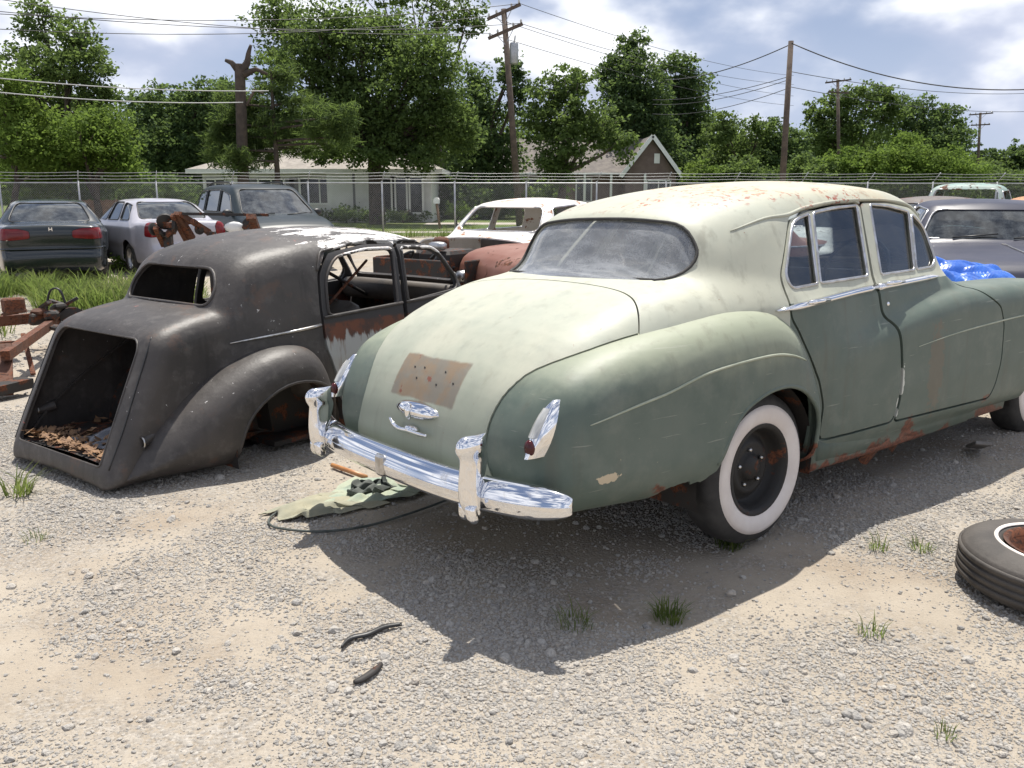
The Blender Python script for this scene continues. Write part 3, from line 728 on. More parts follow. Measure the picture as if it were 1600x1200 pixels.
rusty('wheel_steel', (.018, .017, .016), .26, .6, 8)
def wheel(parent, c, sgn, ww=True, R0=.355, name='wheel', rimmat='wheel_steel', wd=.20, R1=.20):
    o = bpy.data.objects.new(name, None); COL.objects.link(o); o.parent = parent; o.location = c
    if sgn > 0: o.rotation_euler = (0, 0, math.pi)
    h = wd/2
    tp_ = [(R1, h*.75), (R1+.02, h*.95), ((R0+R1)/2, h*1.08), (R0-.045, h*.98), (R0-.012, h*.78), (R0, h*.5), (R0+.002, 0), (R0, -h*.5), (R0-.012, -h*.78), (R0-.045, -h*.98), ((R0+R1)/2, -h*1.08), (R1+.02, -h*.95), (R1, -h*.75)]
    ty = lathe(tp_, 56)
    obj('tyre', ty, 'rubber', o)
    if ww: obj('whitewall', lathe([(R1+.012, -h*.93), (R1+.03, -h*1.0-.006), ((R0+R1)/2, -h*1.08-.005), (R0-.058, -h*1.03-.003), (R0-.052, -h*.95)], 56), 'whitewall_rubber', o)
    rim = obj('rim', lathe([(R1+.015, -h*.98), (R1-.002, -h*.98), (R1-.012, -h*.8), (R1-.025, -h*.55), (R1-.03, -h*.2), (R1-.05, -h*.12), (R1-.075, -h*.42), (R1-.095, -h*.45), (.07, -h*.30), (.062, -h*.45), (.045, -h*.62), (.001, -h*.66)], 44), rimmat, o)
    for i in range(5):
        a = 2*math.pi*i/5+.4; obj('wheel_nut', blob((.085*math.cos(a), -h*.42, .085*math.sin(a)), (.011, .014, .011), 5, 6), 'chrome_dull', rim)
    return o
for sgn in (-1, 1):
    w_ = wheel(SAL, (.015, sgn*.745, .332), sgn); w_.rotation_euler[1] = .0
    wheel(SAL, (3.10, sgn*.745, .33), sgn)
# interior
def seat(parent, x, y, wd, z0=.42, hb=.62):
    o = obj('seat', box(x+.18, y, z0, .55, wd, .24, .05), 'leather_worn', parent)
    obj('seat_back', box(0, 0, 0, .18, wd, hb, .05).tf((x-.12, y, z0+.05+hb/2), ry=-.16), 'leather_worn', o); return o
seat(SAL, .28, 0, 1.25); seat(SAL, 1.18, .33, .60, hb=.56); seat(SAL, 1.18, -.33, .60, hb=.56)
obj('parcel_shelf', box(-.12, 0, 1.105, .42, 1.25, .02), 'leather_worn', SAL, smooth=False)
obj('dashboard', box(1.86, 0, 1.02, .16, 1.36, .20, .04), 'leather_worn', SAL)
obj('floor_pan', box(.9, 0, .25, 2.5, 1.5, .03), 'dark_steel', SAL, smooth=False)
ringc = [(1.62+.09*math.sin(a)*.9, -.33+.20*math.cos(a), 1.13+.19*math.sin(a)) for a in np.linspace(0, 2*math.pi, 28, endpoint=False)]
SWH = obj('steering_wheel', tube(ringc, .011, 6, True), 'black_plastic', SAL)
obj('steering_column', tube([(1.62, -.33, 1.13), (1.95, -.33, .92)], .018, 6)+beam((1.62, -.52, 1.13), (1.62, -.14, 1.13), .02, .01), 'black_plastic', SWH)
# engine bay under the missing bonnet
obj('firewall', box(2.2, 0, .72, .03, 1.1, .66), 'dark_steel', SAL, smooth=False)
obj('engine_block', box(2.85, 0, .55, .9, .42, .4, .05)+box(2.85, .0, .80, .8, .16, .12, .03), 'dark_steel', SAL, smooth=False)
obj('inner_wing', box(2.9, .50, .60, 1.5, .02, .6)+box(2.9, -.50, .60, 1.5, .02, .6), 'dark_steel', SAL, smooth=False)
obj('front_crossmember', box(3.72, 0, .42, .10, 1.1, .16, .02), 'dark_steel', SAL, smooth=False)
# hanging rust under the sill
obj('rusted_flap', grid_from(lambda u, v: (1.02+.36*u, -.80+.05*v, .235-.11*v*(.6+.4*math.sin(7*u))), 9, 3), 'rust_metal', SAL, solid=.004)

# ------------------------------------------------------------------ the stripped black body shell
m, t = newmat('shell_paint')
sep = t.add('ShaderNodeSeparateXYZ', {0: t.obj}); x, y, z = sep.outputs
n1 = t.noise(t.obj, 2.0, 6, .6); n2 = t.noise(t.obj, 10, 6, .66); n3 = t.noise(t.obj, 55, 4)
col = t.mix(t.ramp(n1, .35, .65), (.042, .038, .036), (.068, .060, .055))
col = t.mix(t.math('MULTIPLY', t.ramp(n2, .50, .68), .6), col, (.10, .092, .085))
sv = t.add('ShaderNodeMapping', {'Vector': t.obj, 'Scale': (10, 10, .8)}); col = t.mix(t.math('MULTIPLY', t.ramp(t.noise(sv.outputs[0], 1.5, 5), .52, .72), .4), col, (.022, .020, .019))
col = t.mix(t.math('MULTIPLY', t.ramp(t.noise(t.obj, 4.2, 7, .7), .58, .66), .45), col, (.12, .07, .048))
mp_ = t.add('ShaderNodeMapping', {'Vector': t.obj, 'Scale': (1.3, 4.5, 2)})
flake = t.noise(mp_.outputs[0], 3.2, 8, .68)
zone = t.math('MULTIPLY', t.math('MULTIPLY', t.ramp(z, 1.14, 1.24), t.ramp(x, .15, .55)), t.math('SUBTRACT', 1, t.ramp(y, -.30, .05)))
pale = t.ramp(t.math('ADD', flake, t.math('MULTIPLY', zone, .19)), .655, .675)
col = t.mix(t.math('MULTIPLY', pale, t.ramp(z, 1.05, 1.2)), col, t.mix(t.ramp(n3, .4, .7), (.74, .73, .72), (.55, .50, .46)))
chips = t.ramp(t.noise(t.obj, 30, 5, .7), .675, .70)
col = t.mix(t.math('MULTIPLY', chips, t.ramp(t.noise(t.obj, 1.8, 3), .48, .56)), col, (.62, .60, .58))
redp = t.ramp(t.noise(t.obj, 7.5, 6, .7, .5), .69, .705)
col = t.mix(redp, col, (.26, .085, .065))
principled(t, col, .5, 0, t.bump(t.math('ADD', t.math('ADD', n2, t.math('MULTIPLY', n1, 3.0)), t.math('MULTIPLY', n3, .3)), .22, .012), .4)
m, t = newmat('shell_door_paint')
sep = t.add('ShaderNodeSeparateXYZ', {0: t.obj}); x, y, z = sep.outputs
n2 = t.noise(t.obj, 9, 7, .68); mpn = t.add('ShaderNodeMapping', {'Vector': t.obj, 'Scale': (14, 14, 1.6)}); drip = t.noise(mpn.outputs[0], 1.5, 5, .6)
col = t.mix(t.ramp(t.math('ADD', z, t.math('MULTIPLY', n2, .03)), .775, .795), t.mix(t.ramp(n2, .42, .6), (.15, .06, .036), (.075, .046, .038)), (.048, .046, .047))
low = t.math('SUBTRACT', 1, t.ramp(t.math('ADD', z, t.math('MULTIPLY', t.math('SUBTRACT', drip, .5), .22)), .66, .69))
col = t.mix(low, col, t.mix(t.ramp(drip, .5, .72), (.36, .37, .36), (.22, .17, .13)))
col = t.mix(t.ramp(t.noise(t.obj, 8, 6, .7), .66, .69), col, (.22, .06, .045))
principled(t, col, .6, 0, t.bump(n2, .15, .01), .3)
simple('grey_canvas', (.16, .165, .18), (.26, .265, .28), 12, .9, bump=.5, bscale=30)
simple('dead_leaf', (.26, .15, .075), (.15, .085, .05), 25, .8)
simple('faded_headlining', (.30, .27, .22), (.12, .11, .10), 8, .9)

sh_prof = poly_sdf(np.vstack([catmull([(-.90, .02), (-.80, .22), (-.62, .53), (-.47, .76), (-.40, .87), (-.345, .945), (-.25, 1.12), (-.17, 1.205), (-.02, 1.268), (.3, 1.328), (.8, 1.358), (1.3, 1.338), (1.57, 1.275), (1.67, 1.215)], 3), [(1.88, .93), (2.06, .90), (2.08, .3), (2.0, .03)]]))
tk_prof = poly_sdf(np.vstack([catmull([(-1.075, .01), (-1.065, .10), (-.99, .28), (-.88, .52), (-.775, .745), (-.73, .805), (-.64, .85), (-.45, .895), (-.2, .93)], 3), [(.1, .93), (.1, .01)]]))
fd_prof = poly_sdf(np.vstack([catmull([(-1.03, .005), (-1.01, .05), (-.88, .20), (-.6, .425), (-.35, .57), (-.14, .652), (.04, .672), (.18, .64), (.28, .54), (.35, .38), (.40, .2), (.42, .04)], 3), [(.42, .005)]]))
def f_shc(X, Y, Z):
    ay = np.abs(Y)
    a = sh_prof(X-.10*Y**2*np.clip((.3-X)/.5, 0, 1)*1.0, Z+.25*Y**2)
    wd = ip(Z, [(0, .70), (.3, .735), (.55, .735), (.8, .695), (.95, .665), (1.2, .615), (1.4, .57)])-.20*np.clip((.25-X)/.75, 0, 1.6)**1.4-.05*np.clip((X-1.2)/.8, 0, 1)
    return smax(a, ay-wd, ip(X, [(-.4, .10), (0, .12), (.4, .12), (1.6, .10)]))
def f_tk(X, Y, Z):
    ay = np.abs(Y)
    return smax(tk_prof(X, Z+.10*Y**2), ay-ip(Z, [(0, .60), (.4, .585), (.7, .575), (.9, .565)]), .13)
def f_sh(X, Y, Z): return smin(f_shc(X, Y, Z), f_tk(X, Y, Z), .022)
def f_fd(X, Y, Z):
    ay = np.abs(Y); W = ip(X, [(-1.03, .665), (-.8, .735), (-.5, .80), (-.2, .85), (.1, .865), (.42, .85)])
    return smax(smax(fd_prof(X, Z+1.1*np.maximum(.80-ay, 0)**2*0), ay-W, .22), .48-ay, .08)
SHL = thing('stripped_car_body', 'matt black stripped vintage car body without wheels, boot open, resting on the gravel', 'car body', (-1.962, 5.557, .012), rot=pose_rot(36.5, -1.4, 0))
sh = nets(f_sh, (-1.14, -.82, -.02), (2.16, .82, 1.44), .02)
HOLE = rounded([(-.463, .105), (.463, .105), (.452, .55), (.446, .715), (.40, .765), (-.40, .765), (-.446, .715), (-.452, .55)], [.03, .03, .2, .06, .06, .06, .06, .2], 3)
BWIN = rounded([(-.425, .912), (.425, .912), (.445, 1.01), (.36, 1.128), (-.36, 1.128), (-.445, 1.01)], [.06, .06, .07, .08, .08, .07], 4)
FWIN = rounded([(-.54, .96), (.54, .96), (.49, 1.20), (-.49, 1.20)], .06, 3)
hs = poly_sdf(HOLE); bs_ = poly_sdf(BWIN); fs_ = poly_sdf(FWIN)
_, sh = split(sh, lambda V: np.maximum(hs(V[:, 1], V[:, 2]), V[:, 0]+.55))
_, sh = split(sh, lambda V: np.maximum(bs_(V[:, 1], V[:, 2]), V[:, 0]-.0))
_, sh = split(sh, lambda V: np.maximum(fs_(V[:, 1], V[:, 2]), 1.5-V[:, 0]))
sarch = poly_sdf([(.0+.405*math.cos(a), .09+.375*math.sin(a)) for a in np.linspace(-.35, math.pi+.35, 30)])
_, sh = split(sh, lambda V: np.maximum(sarch(V[:, 0], V[:, 2]), .5-np.abs(V[:, 1])))
SRW = rounded([(.375, .812), (1.015, .845), (1.045, 1.222), (.80, 1.222), (.50, 1.178), (.40, 1.05)], [.05, .03, .03, .05, .07, .06], 3)
SFW = rounded([(1.12, .850), (1.70, .90), (1.73, .98), (1.545, 1.212), (1.14, 1.226)], [.03, .05, .05, .05, .03], 3)
SRD = rounded([(.325, .86), (.325, .62), (.40, .42), (.45, .16), (1.06, .16), (1.075, .85), (1.09, 1.258), (.80, 1.262), (.46, 1.215), (.35, 1.08)], .03, 2)
SFD = rounded([(1.085, .16), (1.80, .16), (1.83, .90), (1.77, .99), (1.575, 1.245), (1.10, 1.258)], .03, 2)
for sgn in (-1, 1):
    half = lambda P: (lambda V: np.maximum(P(V[:, 0], V[:, 2]), .40-sgn*V[:, 1]))
    for nm, D, Wp in (('rear_door', SRD, SRW), ('front_door', SFD, SFW)):
        d, sh = split(sh, half(poly_sdf(D)), .020)
        _, d = split(d, half(poly_sdf(Wp)))
        do = obj(nm, d, 'shell_door_paint', SHL, solid=.03)
        obj('window_frame', tube(on_side(f_sh, Wp, sgn, .002), .011, 6, True), 'shell_paint', do)
        rl = on_side(f_sh, [(xx, .808+.055*(xx-.33)) for xx in np.linspace(.34 if nm[0] == 'r' else 1.10, 1.06 if nm[0] == 'r' else 1.80, 8)], sgn, .006)
        obj('waist_rail', tube(rl, .010, 6), 'shell_paint', do)
obj('body_shell', sh, 'shell_paint', SHL, solid=.022)
obj('boot_rim', tube(on_end(f_sh, HOLE, -1, -1.8), .006, 6, True), 'shell_paint', SHL)
obj('rear_window_rim', tube(on_end(f_sh, BWIN, -1, -1.8), .010, 6, True), 'shell_paint', SHL)
fd = nets(f_fd, (-1.1, -.92, -.03), (.48, -.42, .74), .018)
_, fd = split(fd, lambda V: f_sh(V[:, 0], V[:, 1], V[:, 2])+.04)
_, fd = split(fd, lambda V: np.maximum(sarch(V[:, 0], V[:, 2]), .5-np.abs(V[:, 1])))
_, fd = split(fd, lambda V: V[:, 2]-.006)
for sgn in (-1, 1):
    fo = obj('rear_wing', fd if sgn < 0 else fd.mirror(), 'shell_paint', SHL, solid=.014)
    lip = on_side(f_fd, [(.405*math.cos(a), .09+.377*math.sin(a)) for a in np.linspace(-.1, math.pi+.1, 22)], sgn, -.005)
    obj('arch_lip', tube(lip, .011, 6), 'shell_paint', fo)
    a_ = np.linspace(-.2, math.pi+.2, 18)
    obj('wheel_house', M([(.43*math.cos(q), sgn*yy, .09+.40*math.sin(q)) for q in a_ for yy in (.46, .80)], [[2*i, 2*i+1, 2*i+3, 2*i+2] for i in range(17)])+M([(0, sgn*.46, .09)]+[(.43*math.cos(q), sgn*.46, .09+.40*math.sin(q)) for q in a_], [[0, i+1, i+2] for i in range(17)]), 'dark_steel', SHL)
    lp = on_side(f_fd, [(-.83, .235)], sgn, .0)[0]
    obj('lamp_socket', tube([lp+np.array([.05, -sgn*.02, .02]), lp+np.array([-.04, sgn*.012, -.005]), lp+np.array([-.055, sgn*.016, -.008])], [.034, .027, .030], 16, cap=False), 'shell_paint', fo)
    obj('socket_ring', tube([lp+np.array([-.050, sgn*.015, 0])+np.array([0, .030*math.cos(a), .030*math.sin(a)-.006]) for a in np.linspace(0, 6.283, 18, endpoint=False)], .005, 6, True), 'chrome_dull', fo)
    ch = on_side(f_sh, [(xx, .705+.10*(xx+.3)) for xx in np.linspace(-.29, .305, 10)], sgn, .004)
    obj('waist_strip', tube(ch, np.interp(np.linspace(0, 1, 10), [0, .3, 1], [.003, .008, .010]), 6), 'chrome_dull', SHL)
    gt = on_side(f_sh, catmull([(.34, 1.10), (.40, 1.205), (.50, 1.228), (.80, 1.272), (1.1, 1.272), (1.4, 1.262), (1.58, 1.25)], 4), sgn, .004)
    obj('drip_rail', tube(gt, .009, 6), 'shell_paint', SHL)
for sgn in (-1, 1):
    ss = on_end(f_sh, [(sgn*yy, zz) for yy, zz in ((.53, .10), (.535, .3), (.525, .5), (.515, .7), (.49, .78))], -1, -1.8, out=.001)
    obj('panel_seam', tube(catmull(ss, 4), .005, 5), 'black_plastic', SHL)
obj('boot_floor', grid_from(lambda u, v: (-1.04+1.0*u, -.52+1.04*v, .115+.01*math.sin(9*u+5*v)), 12, 10), 'dark_steel', SHL)
obj('bulkhead', grid_from(lambda u, v: (-.02-.12*u, -.60+1.2*v, .12+.74*u), 6, 6), 'dark_steel', SHL)
obj('floor_pan', box(.95, 0, .05, 2.0, 1.3, .03), 'dark_steel', SHL, smooth=False)
obj('dashboard', box(1.74, 0, .84, .14, 1.22, .16, .03), 'leather_worn', SHL)
obj('scuttle', box(1.97, 0, .58, .04, 1.2, .60, .01), 'dark_steel', SHL, smooth=False)
obj('seat_back', box(0, 0, 0, .14, 1.15, .5, .05).tf((.28, 0, .52), ry=-.2), 'leather_worn', SHL)
obj('steering_column', tube([(1.70, .30, .78), (1.25, .30, 1.0)], .014, 6), 'dark_steel', SHL)
obj('loose_strut', tube([(.55, -.50, .86), (1.10, -.30, 1.12)], .010, 6), 'rust_metal', SHL)
for k, (xx, yy, ln) in enumerate(((.55, .30, .22), (.72, .42, .30), (.95, .2, .16), (1.2, .45, .26), (.45, -.1, .14))):
    obj('torn_headlining', grid_from(lambda u, v: (xx+.16*(v-.5)+.03*math.sin(6*u+k), yy+.04*math.sin(5*u+k), 1.27-.06*yy-ln*u), 8, 4), 'faded_headlining', SHL)
for k, (x0_, x1_, zt_) in enumerate(((.40, .72, 1.20), (.66, 1.02, 1.16), (1.14, 1.42, 1.14))):
    obj('hanging_cloth', grid_from(lambda u, v: (x0_+(x1_-x0_)*u+.02*math.sin(9*v+k), .50+.03*math.sin(13*u+k)+.02*math.sin(7*v), zt_-.55*v*(.75+.25*math.sin(5*u+2*k))), 14, 10), 'dark_interior', SHL)
obj('heaped_seat', box(0, 0, 0, .50, .9, .22, .05).tf((.72, .05, .66), ry=-.35, rz=.2), 'leather_worn', SHL)
obj('heaped_panel', box(0, 0, 0, .55, .7, .03, .01).tf((1.22, .1, .72), ry=.5, rz=-.3), 'dark_steel', SHL, smooth=False)
CV = grid_from(lambda u, v: (-.93+.55*u, -.30+.42*v+.05*math.sin(5*u), .135+.025*math.sin(9*u+3*v)*math.sin(8*v)+.015*math.sin(23*v)), 24, 18)
def to_world(o, V):
    bpy.context.view_layer.update(); return np.array([o.matrix_world @ __import__('mathutils').Vector(v) for v in V])
tag(obj('canvas_sheet', M(to_world(SHL, CV.V), CV.F), 'grey_canvas', solid=.004), 'crumpled grey canvas sheet lying in the boot of the black body', 'canvas')
rl = np.random.default_rng(11); LV, LF = [], []
for k in range(420):
    y_ = rl.uniform(-.46, .46); x_ = -1.02+abs(rl.normal(0, .10 if rl.random() < .7 else .3)); s_ = rl.uniform(.016, .04); a = rl.uniform(0, 6.28); tl = rl.normal(0, .4, 2); zc = .128+rl.random()*.03
    u = np.array([math.cos(a), math.sin(a), tl[0]])*s_; v = np.array([-math.sin(a), math.cos(a), tl[1]])*s_*.5; c = np.array([x_, y_, zc]); b = len(LV)
    LV += [c-u, c+v, c+u, c-v]; LF.append([b, b+1, b+2, b+3])
tag(obj('leaf_litter', M(to_world(SHL, np.array(LV)), LF), 'dead_leaf', smooth=False, kind='stuff'), 'brown dead leaves drifted along the open boot sill of the black body', 'leaves')

# ------------------------------------------------------------------ cars parked and dumped behind
def paint(name, c, c2=None, rough=.25, coat=.5): simple(name, c, c2 or tuple(v*.85 for v in c), 3, rough, coat=coat)
paint('paint_dark_green', (.012, .018, .020)); paint('paint_silver', (.42, .41, .45), None, .3); simple('paint_van_green', (.010, .018, .021), (.014, .022, .025), 3, .35, spec=.35)
rusty('paint_white_wreck', (.70, .68, .64), .30, .55, 4, (.60, .57, .52), rust=(.36, .17, .09), dark=(.25, .11, .06))
rusty('paint_brown_wreck', (.19, .075, .05), .25, .55, 3, (.24, .12, .09))
rusty('paint_pale_wreck', (.50, .52, .50), .22, .5, 4, (.40, .42, .41))
simple('paint_slate', (.03, .033, .055), (.045, .046, .066), 3, .42, spec=.3)
simple('paint_slate_bonnet', (.02, .022, .035), (.03, .03, .045), 3, .25, coat=.4)
rusty('paint_grey_wreck', (.10, .09, .088), .30, .6, 4, (.13, .11, .10))
rusty('paint_teal_wreck', (.20, .30, .28), .40, .6, 4, (.28, .34, .31))
rusty('paint_orange_wreck', (.36, .15, .06), .35, .6, 4, (.42, .20, .09))
simple('vinyl_roof', (.10, .085, .085), (.13, .11, .105), 6, .7)
def body_fn(S):
    bp = poly_sdf(np.vstack([catmull(S['prof'], 3), S.get('bot', [(S['prof'][-1][0]-.1, S['prof'][-1][1]), (S['prof'][0][0]+.1, S['prof'][0][1])])]))
    cp = poly_sdf(np.vstack([catmull(S['cab'], 3), [(S['cab'][-1][0], .6), (S['cab'][0][0], .6)]]))
    W, Wr, zb, H = S['W']/2, S['Wr']/2, S['zb'], S['H']; x0, x1 = S['prof'][0][0], S['prof'][-1][0]; k1, k2 = S.get('k', (.14, .12))
    def f(X, Y, Z):
        ay = np.abs(Y); u = (X-(x0+x1)/2)/((x1-x0)/2)
        a = smax(bp(X, Z+S.get('crown', .05)*Y**2), ay-(W-.10*np.abs(u)**S.get('pn', 5)-.06*np.clip(.45-Z, 0, 1)-.10*np.clip(Z-.7, 0, 1)), k1)
        wd = W-.03-(W-.03-Wr)*np.clip((Z-zb)/(H-zb), -.2, 1.2)
        b = smax(cp(X+S.get('wrap', .18)*Y**2*np.sign(X-.9), Z+S.get('rc', .09)*Y**2), ay-wd, k2)
        return smin(a, b, S.get('ku', .05))
    return f
def place(px, Y, head, xl=0.0, yl=0.0):
    """origin so that local (xl, yl) stands at depth Y on the sight line of a picture column"""
    Xw = (px-800)/1350*(Y*math.cos(PITCH)+CAM_H*.6*math.sin(PITCH)); a = R(head)
    return (Xw-xl*math.sin(a)+yl*math.cos(a), Y-xl*math.cos(a)-yl*math.sin(a), 0)
def make_car(name, label, S, loc, head, mat, group=None, glassm='glass_modern', h=.036, wheels=True, tyre=(.31, .19), ww=False, cut=None, pitch=0):
    f = body_fn(S); x0, x1 = min(p[0] for p in S['prof'])-.15, max(p[0] for p in S['prof'])+.15
    T = thing(name, label, 'car', loc, rot=pose_rot(head, pitch, 0), group=group)
    b = nets(f, (x0, -S['W']/2-.06, .05), (x1, S['W']/2+.06, S['H']+.08), h)
    for ax_ in S['axles']:
        ar = poly_sdf([(ax_+(tyre[0]+.07)*math.cos(a), .30+(tyre[0]+.06)*math.sin(a)) for a in np.linspace(-.9, math.pi+.9, 22)])
        _, b = split(b, lambda V: np.maximum(ar(V[:, 0], V[:, 2]), S['W']/2-.28-np.abs(V[:, 1])))
    if cut: _, b = split(b, cut)
    def pane(nm, b, fn, P2, rimpts):
        g, b = split(b, fn)
        if glassm and len(g.F): 
            go_ = obj(nm, offset(g, -.012), glassm, T)
        if len(rimpts) > 3: obj('window_trim', tube(rimpts, S.get('trim_r', .012), 5, True), S.get('trim', 'black_plastic'), T)
        return b
    for P_ in S['side']:
        Pr = rounded(P_, .05, 3); q = poly_sdf(Pr)
        for sgn in (-1, 1): b = pane('side_window', b, lambda V: np.maximum(q(V[:, 0], V[:, 2]), .3-sgn*V[:, 1]), Pr, on_side(f, Pr, sgn))
    if 'rear' in S:
        Pr = rounded(S['rear'], .09, 4); q = poly_sdf(Pr)
        b = pane('rear_window', b, lambda V: np.maximum(q(V[:, 1], V[:, 2]), V[:, 0]-S['mid']), Pr, on_end(f, Pr, -1, x0-.3, 4))
    if 'front' in S:
        Pr2 = rounded(S['front'], .09, 4); q2 = poly_sdf(Pr2)
        b = pane('windscreen', b, lambda V: np.maximum(q2(V[:, 1], V[:, 2]), S['mid']-V[:, 0]), Pr2, on_end(f, Pr2, 1, x1+.3, 5))
    for P_, lm, nm, end in S.get('lamps', ()):
        q3 = poly_sdf(rounded(P_, .03, 3))
        for sgn in (-1, 1):
            g, b = split(b, lambda V: np.maximum(q3(sgn*V[:, 1], V[:, 2]), (V[:, 0]+.80 if end < 0 else 2.6-V[:, 0])), .006)
            if len(g.F): obj(nm, offset(g, .004), lm, T, solid=.02)
    obj('body', b, mat, T, solid=.015)
    obj('floor_pan', box((x0+x1)/2, 0, .24, (x1-x0)*.8, S['W']*.62, .03), 'dark_steel', T, smooth=False)
    if S.get('seats', True):
        for xx in S.get('seatx', (.45, 1.35)): obj('seat', box(xx, 0, .62, .22, S['W']*.66, .75, .06), 'leather_worn', T)
    if wheels:
        for ax_ in S['axles']:
            for sgn in (-1, 1): wheel(T, (ax_, sgn*(S['W']/2-.12), .305), sgn, ww, tyre[0], rimmat=S.get('rim', 'aluminium'), wd=.19, R1=tyre[1])
    return T, f
def end_lamp(T, f, pts, sgn, mat, name, x0, out=.012, th=.05):
    """a lamp whose face follows the tail or nose of the car"""
    P = on_end(f, pts, sgn, x0, 3, out)
    if len(P) < 3: return None
    k = len(P); c = P.mean(0); In = P-np.array([sgn*th, 0, 0])
    return obj(name, M(np.vstack([P, In, [c+np.array([sgn*.012, 0, 0])]]), [[i, (i+1) % k, 2*k] for i in range(k)]+[[i, k+i, k+(i+1) % k, (i+1) % k] for i in range(k)]), mat, T, smooth=False)
SEDAN = dict(W=1.76, Wr=1.16, zb=.98, H=1.44, axles=(0, 2.71), mid=1.0,
    prof=[(-.90, .24), (-1.06, .30), (-1.09, .52), (-1.02, .64), (-1.03, .86), (-1.0, .99), (-.90, 1.035), (-.5, 1.05), (0, 1.03), (1.9, 1.0), (2.5, .95), (3.1, .84), (3.52, .70), (3.68, .50), (3.62, .26), (3.5, .22)],
    cab=[(-.52, .98), (-.2, 1.17), (.15, 1.35), (.5, 1.42), (1.0, 1.44), (1.4, 1.41), (1.75, 1.27), (2.35, .95)],
    side=[[(-.05, 1.04), (.50, 1.03), (.60, 1.36), (.22, 1.31)], [(.60, 1.03), (1.30, 1.02), (1.22, 1.37), (.70, 1.37)], [(1.38, 1.02), (2.05, 1.0), (1.60, 1.28), (1.30, 1.36)]],
    rear=[(-.66, 1.06), (.66, 1.06), (.52, 1.375), (-.52, 1.375)], front=[(-.66, 1.03), (.66, 1.03), (.53, 1.36), (-.53, 1.36)], k=(.12, .10))
# dark saloon, tail towards us
SED1 = dict(SEDAN); SED1['lamps'] = [([(.32, .80), (.32, .925), (.48, .965), (.95, .975), (.95, .79), (.60, .775)], 'red_lens', 'tail_lamp', -1)]
a1, f1 = make_car('parked_saloon', 'dark green modern saloon, tail to the yard, red wrap lamps, in tall weeds', SED1, place(82, 14.8, -27, -1.05), -27, 'paint_dark_green', 'modern cars parked by the fence')
obj('boot_badge', M([(0, y, z) for y, z in ((-.05, 0), (-.03, 0), (-.03, .035), (.03, .035), (.03, 0), (.05, 0), (.045, .10), (.025, .10), (.025, .06), (-.025, .06), (-.025, .10), (-.045, .10))], [[0, 1, 2, 9, 10, 11][::-1], [2, 3, 8, 9][::-1], [3, 4, 5, 6, 7, 8][::-1]]).tf((-1.06, 0, .925), sc=.6), 'chrome', a1, smooth=False)
obj('bumper_strip', tube(on_end(f1, [(y, .63) for y in np.linspace(-.82, .82, 24)], -1, -1.9, out=.012), .02, 6), 'paint_dark_green', a1)
# silver saloon at an angle
SED2 = dict(SEDAN); SED2['W'] = 1.70; SED2['lamps'] = [([(.52, .76), (.50, .93), (.56, 1.01), (.95, 1.02), (.95, .80), (.70, .74)], 'red_lens', 'tail_lamp', -1)]
a2, f2 = make_car('parked_saloon', 'silver modern saloon standing askew between dark saloon and green van', SED2, place(298, 16.6, -40, -1.05), -40, 'paint_silver', 'modern cars parked by the fence')
# green people carrier, nose towards us
VAN = dict(W=1.90, Wr=1.46, zb=1.05, H=1.74, axles=(0, 2.95), mid=1.6, rc=.06, seatx=(.3, 1.2, 2.0),
    prof=[(-.85, .28), (-.98, .40), (-1.0, .8), (-.96, 1.1), (-.6, 1.12), (2.3, 1.10), (3.0, 1.06), (3.5, .92), (3.78, .70), (3.82, .45), (3.7, .28), (3.6, .25)],
    cab=[(-.97, 1.0), (-.90, 1.35), (-.72, 1.62), (-.4, 1.71), (.4, 1.74), (1.3, 1.73), (1.75, 1.64), (2.2, 1.38), (2.85, 1.0)],
    side=[[(-.78, 1.14), (-.05, 1.14), (-.05, 1.60), (-.62, 1.57)], [(.05, 1.14), (1.05, 1.14), (1.0, 1.61), (.05, 1.60)], [(1.15, 1.14), (2.15, 1.12), (1.72, 1.50), (1.10, 1.60)]],
    rear=[(-.62, 1.15), (.62, 1.15), (.55, 1.55), (-.55, 1.55)], front=[(-.78, 1.12), (.78, 1.12), (.60, 1.62), (-.60, 1.62)])
a3, f3 = make_car('parked_van', 'dark green people carrier with roof bars, facing the yard before the fence', VAN, place(436, 18.8, 146, 2.4), 146, 'paint_van_green', 'modern cars parked by the fence', glassm='glass_modern')
for s in (-1, 1):
    obj('roof_bar', tube(catmull([(-.4, s*.60, 1.70), (-.3, s*.60, 1.755), (.5, s*.60, 1.775), (1.1, s*.60, 1.76), (1.2, s*.60, 1.70)], 3), .018, 6), 'black_plastic', a3)
    obj('door_mirror', blob((2.12, s*.99, 1.13), (.06, .11, .075)), 'black_plastic', a3)
    end_lamp(a3, f3, [(s*.45, .72), (s*.45, .86), (s*.84, .90), (s*.86, .76)], 1, 'clear_lens', 'head_lamp', 4.6, .015)
    obj('wiper', tube([(2.72, s*.35-.25, 1.10), (2.66, s*.35+.2, 1.13)], .01, 5), 'black_plastic', a3)
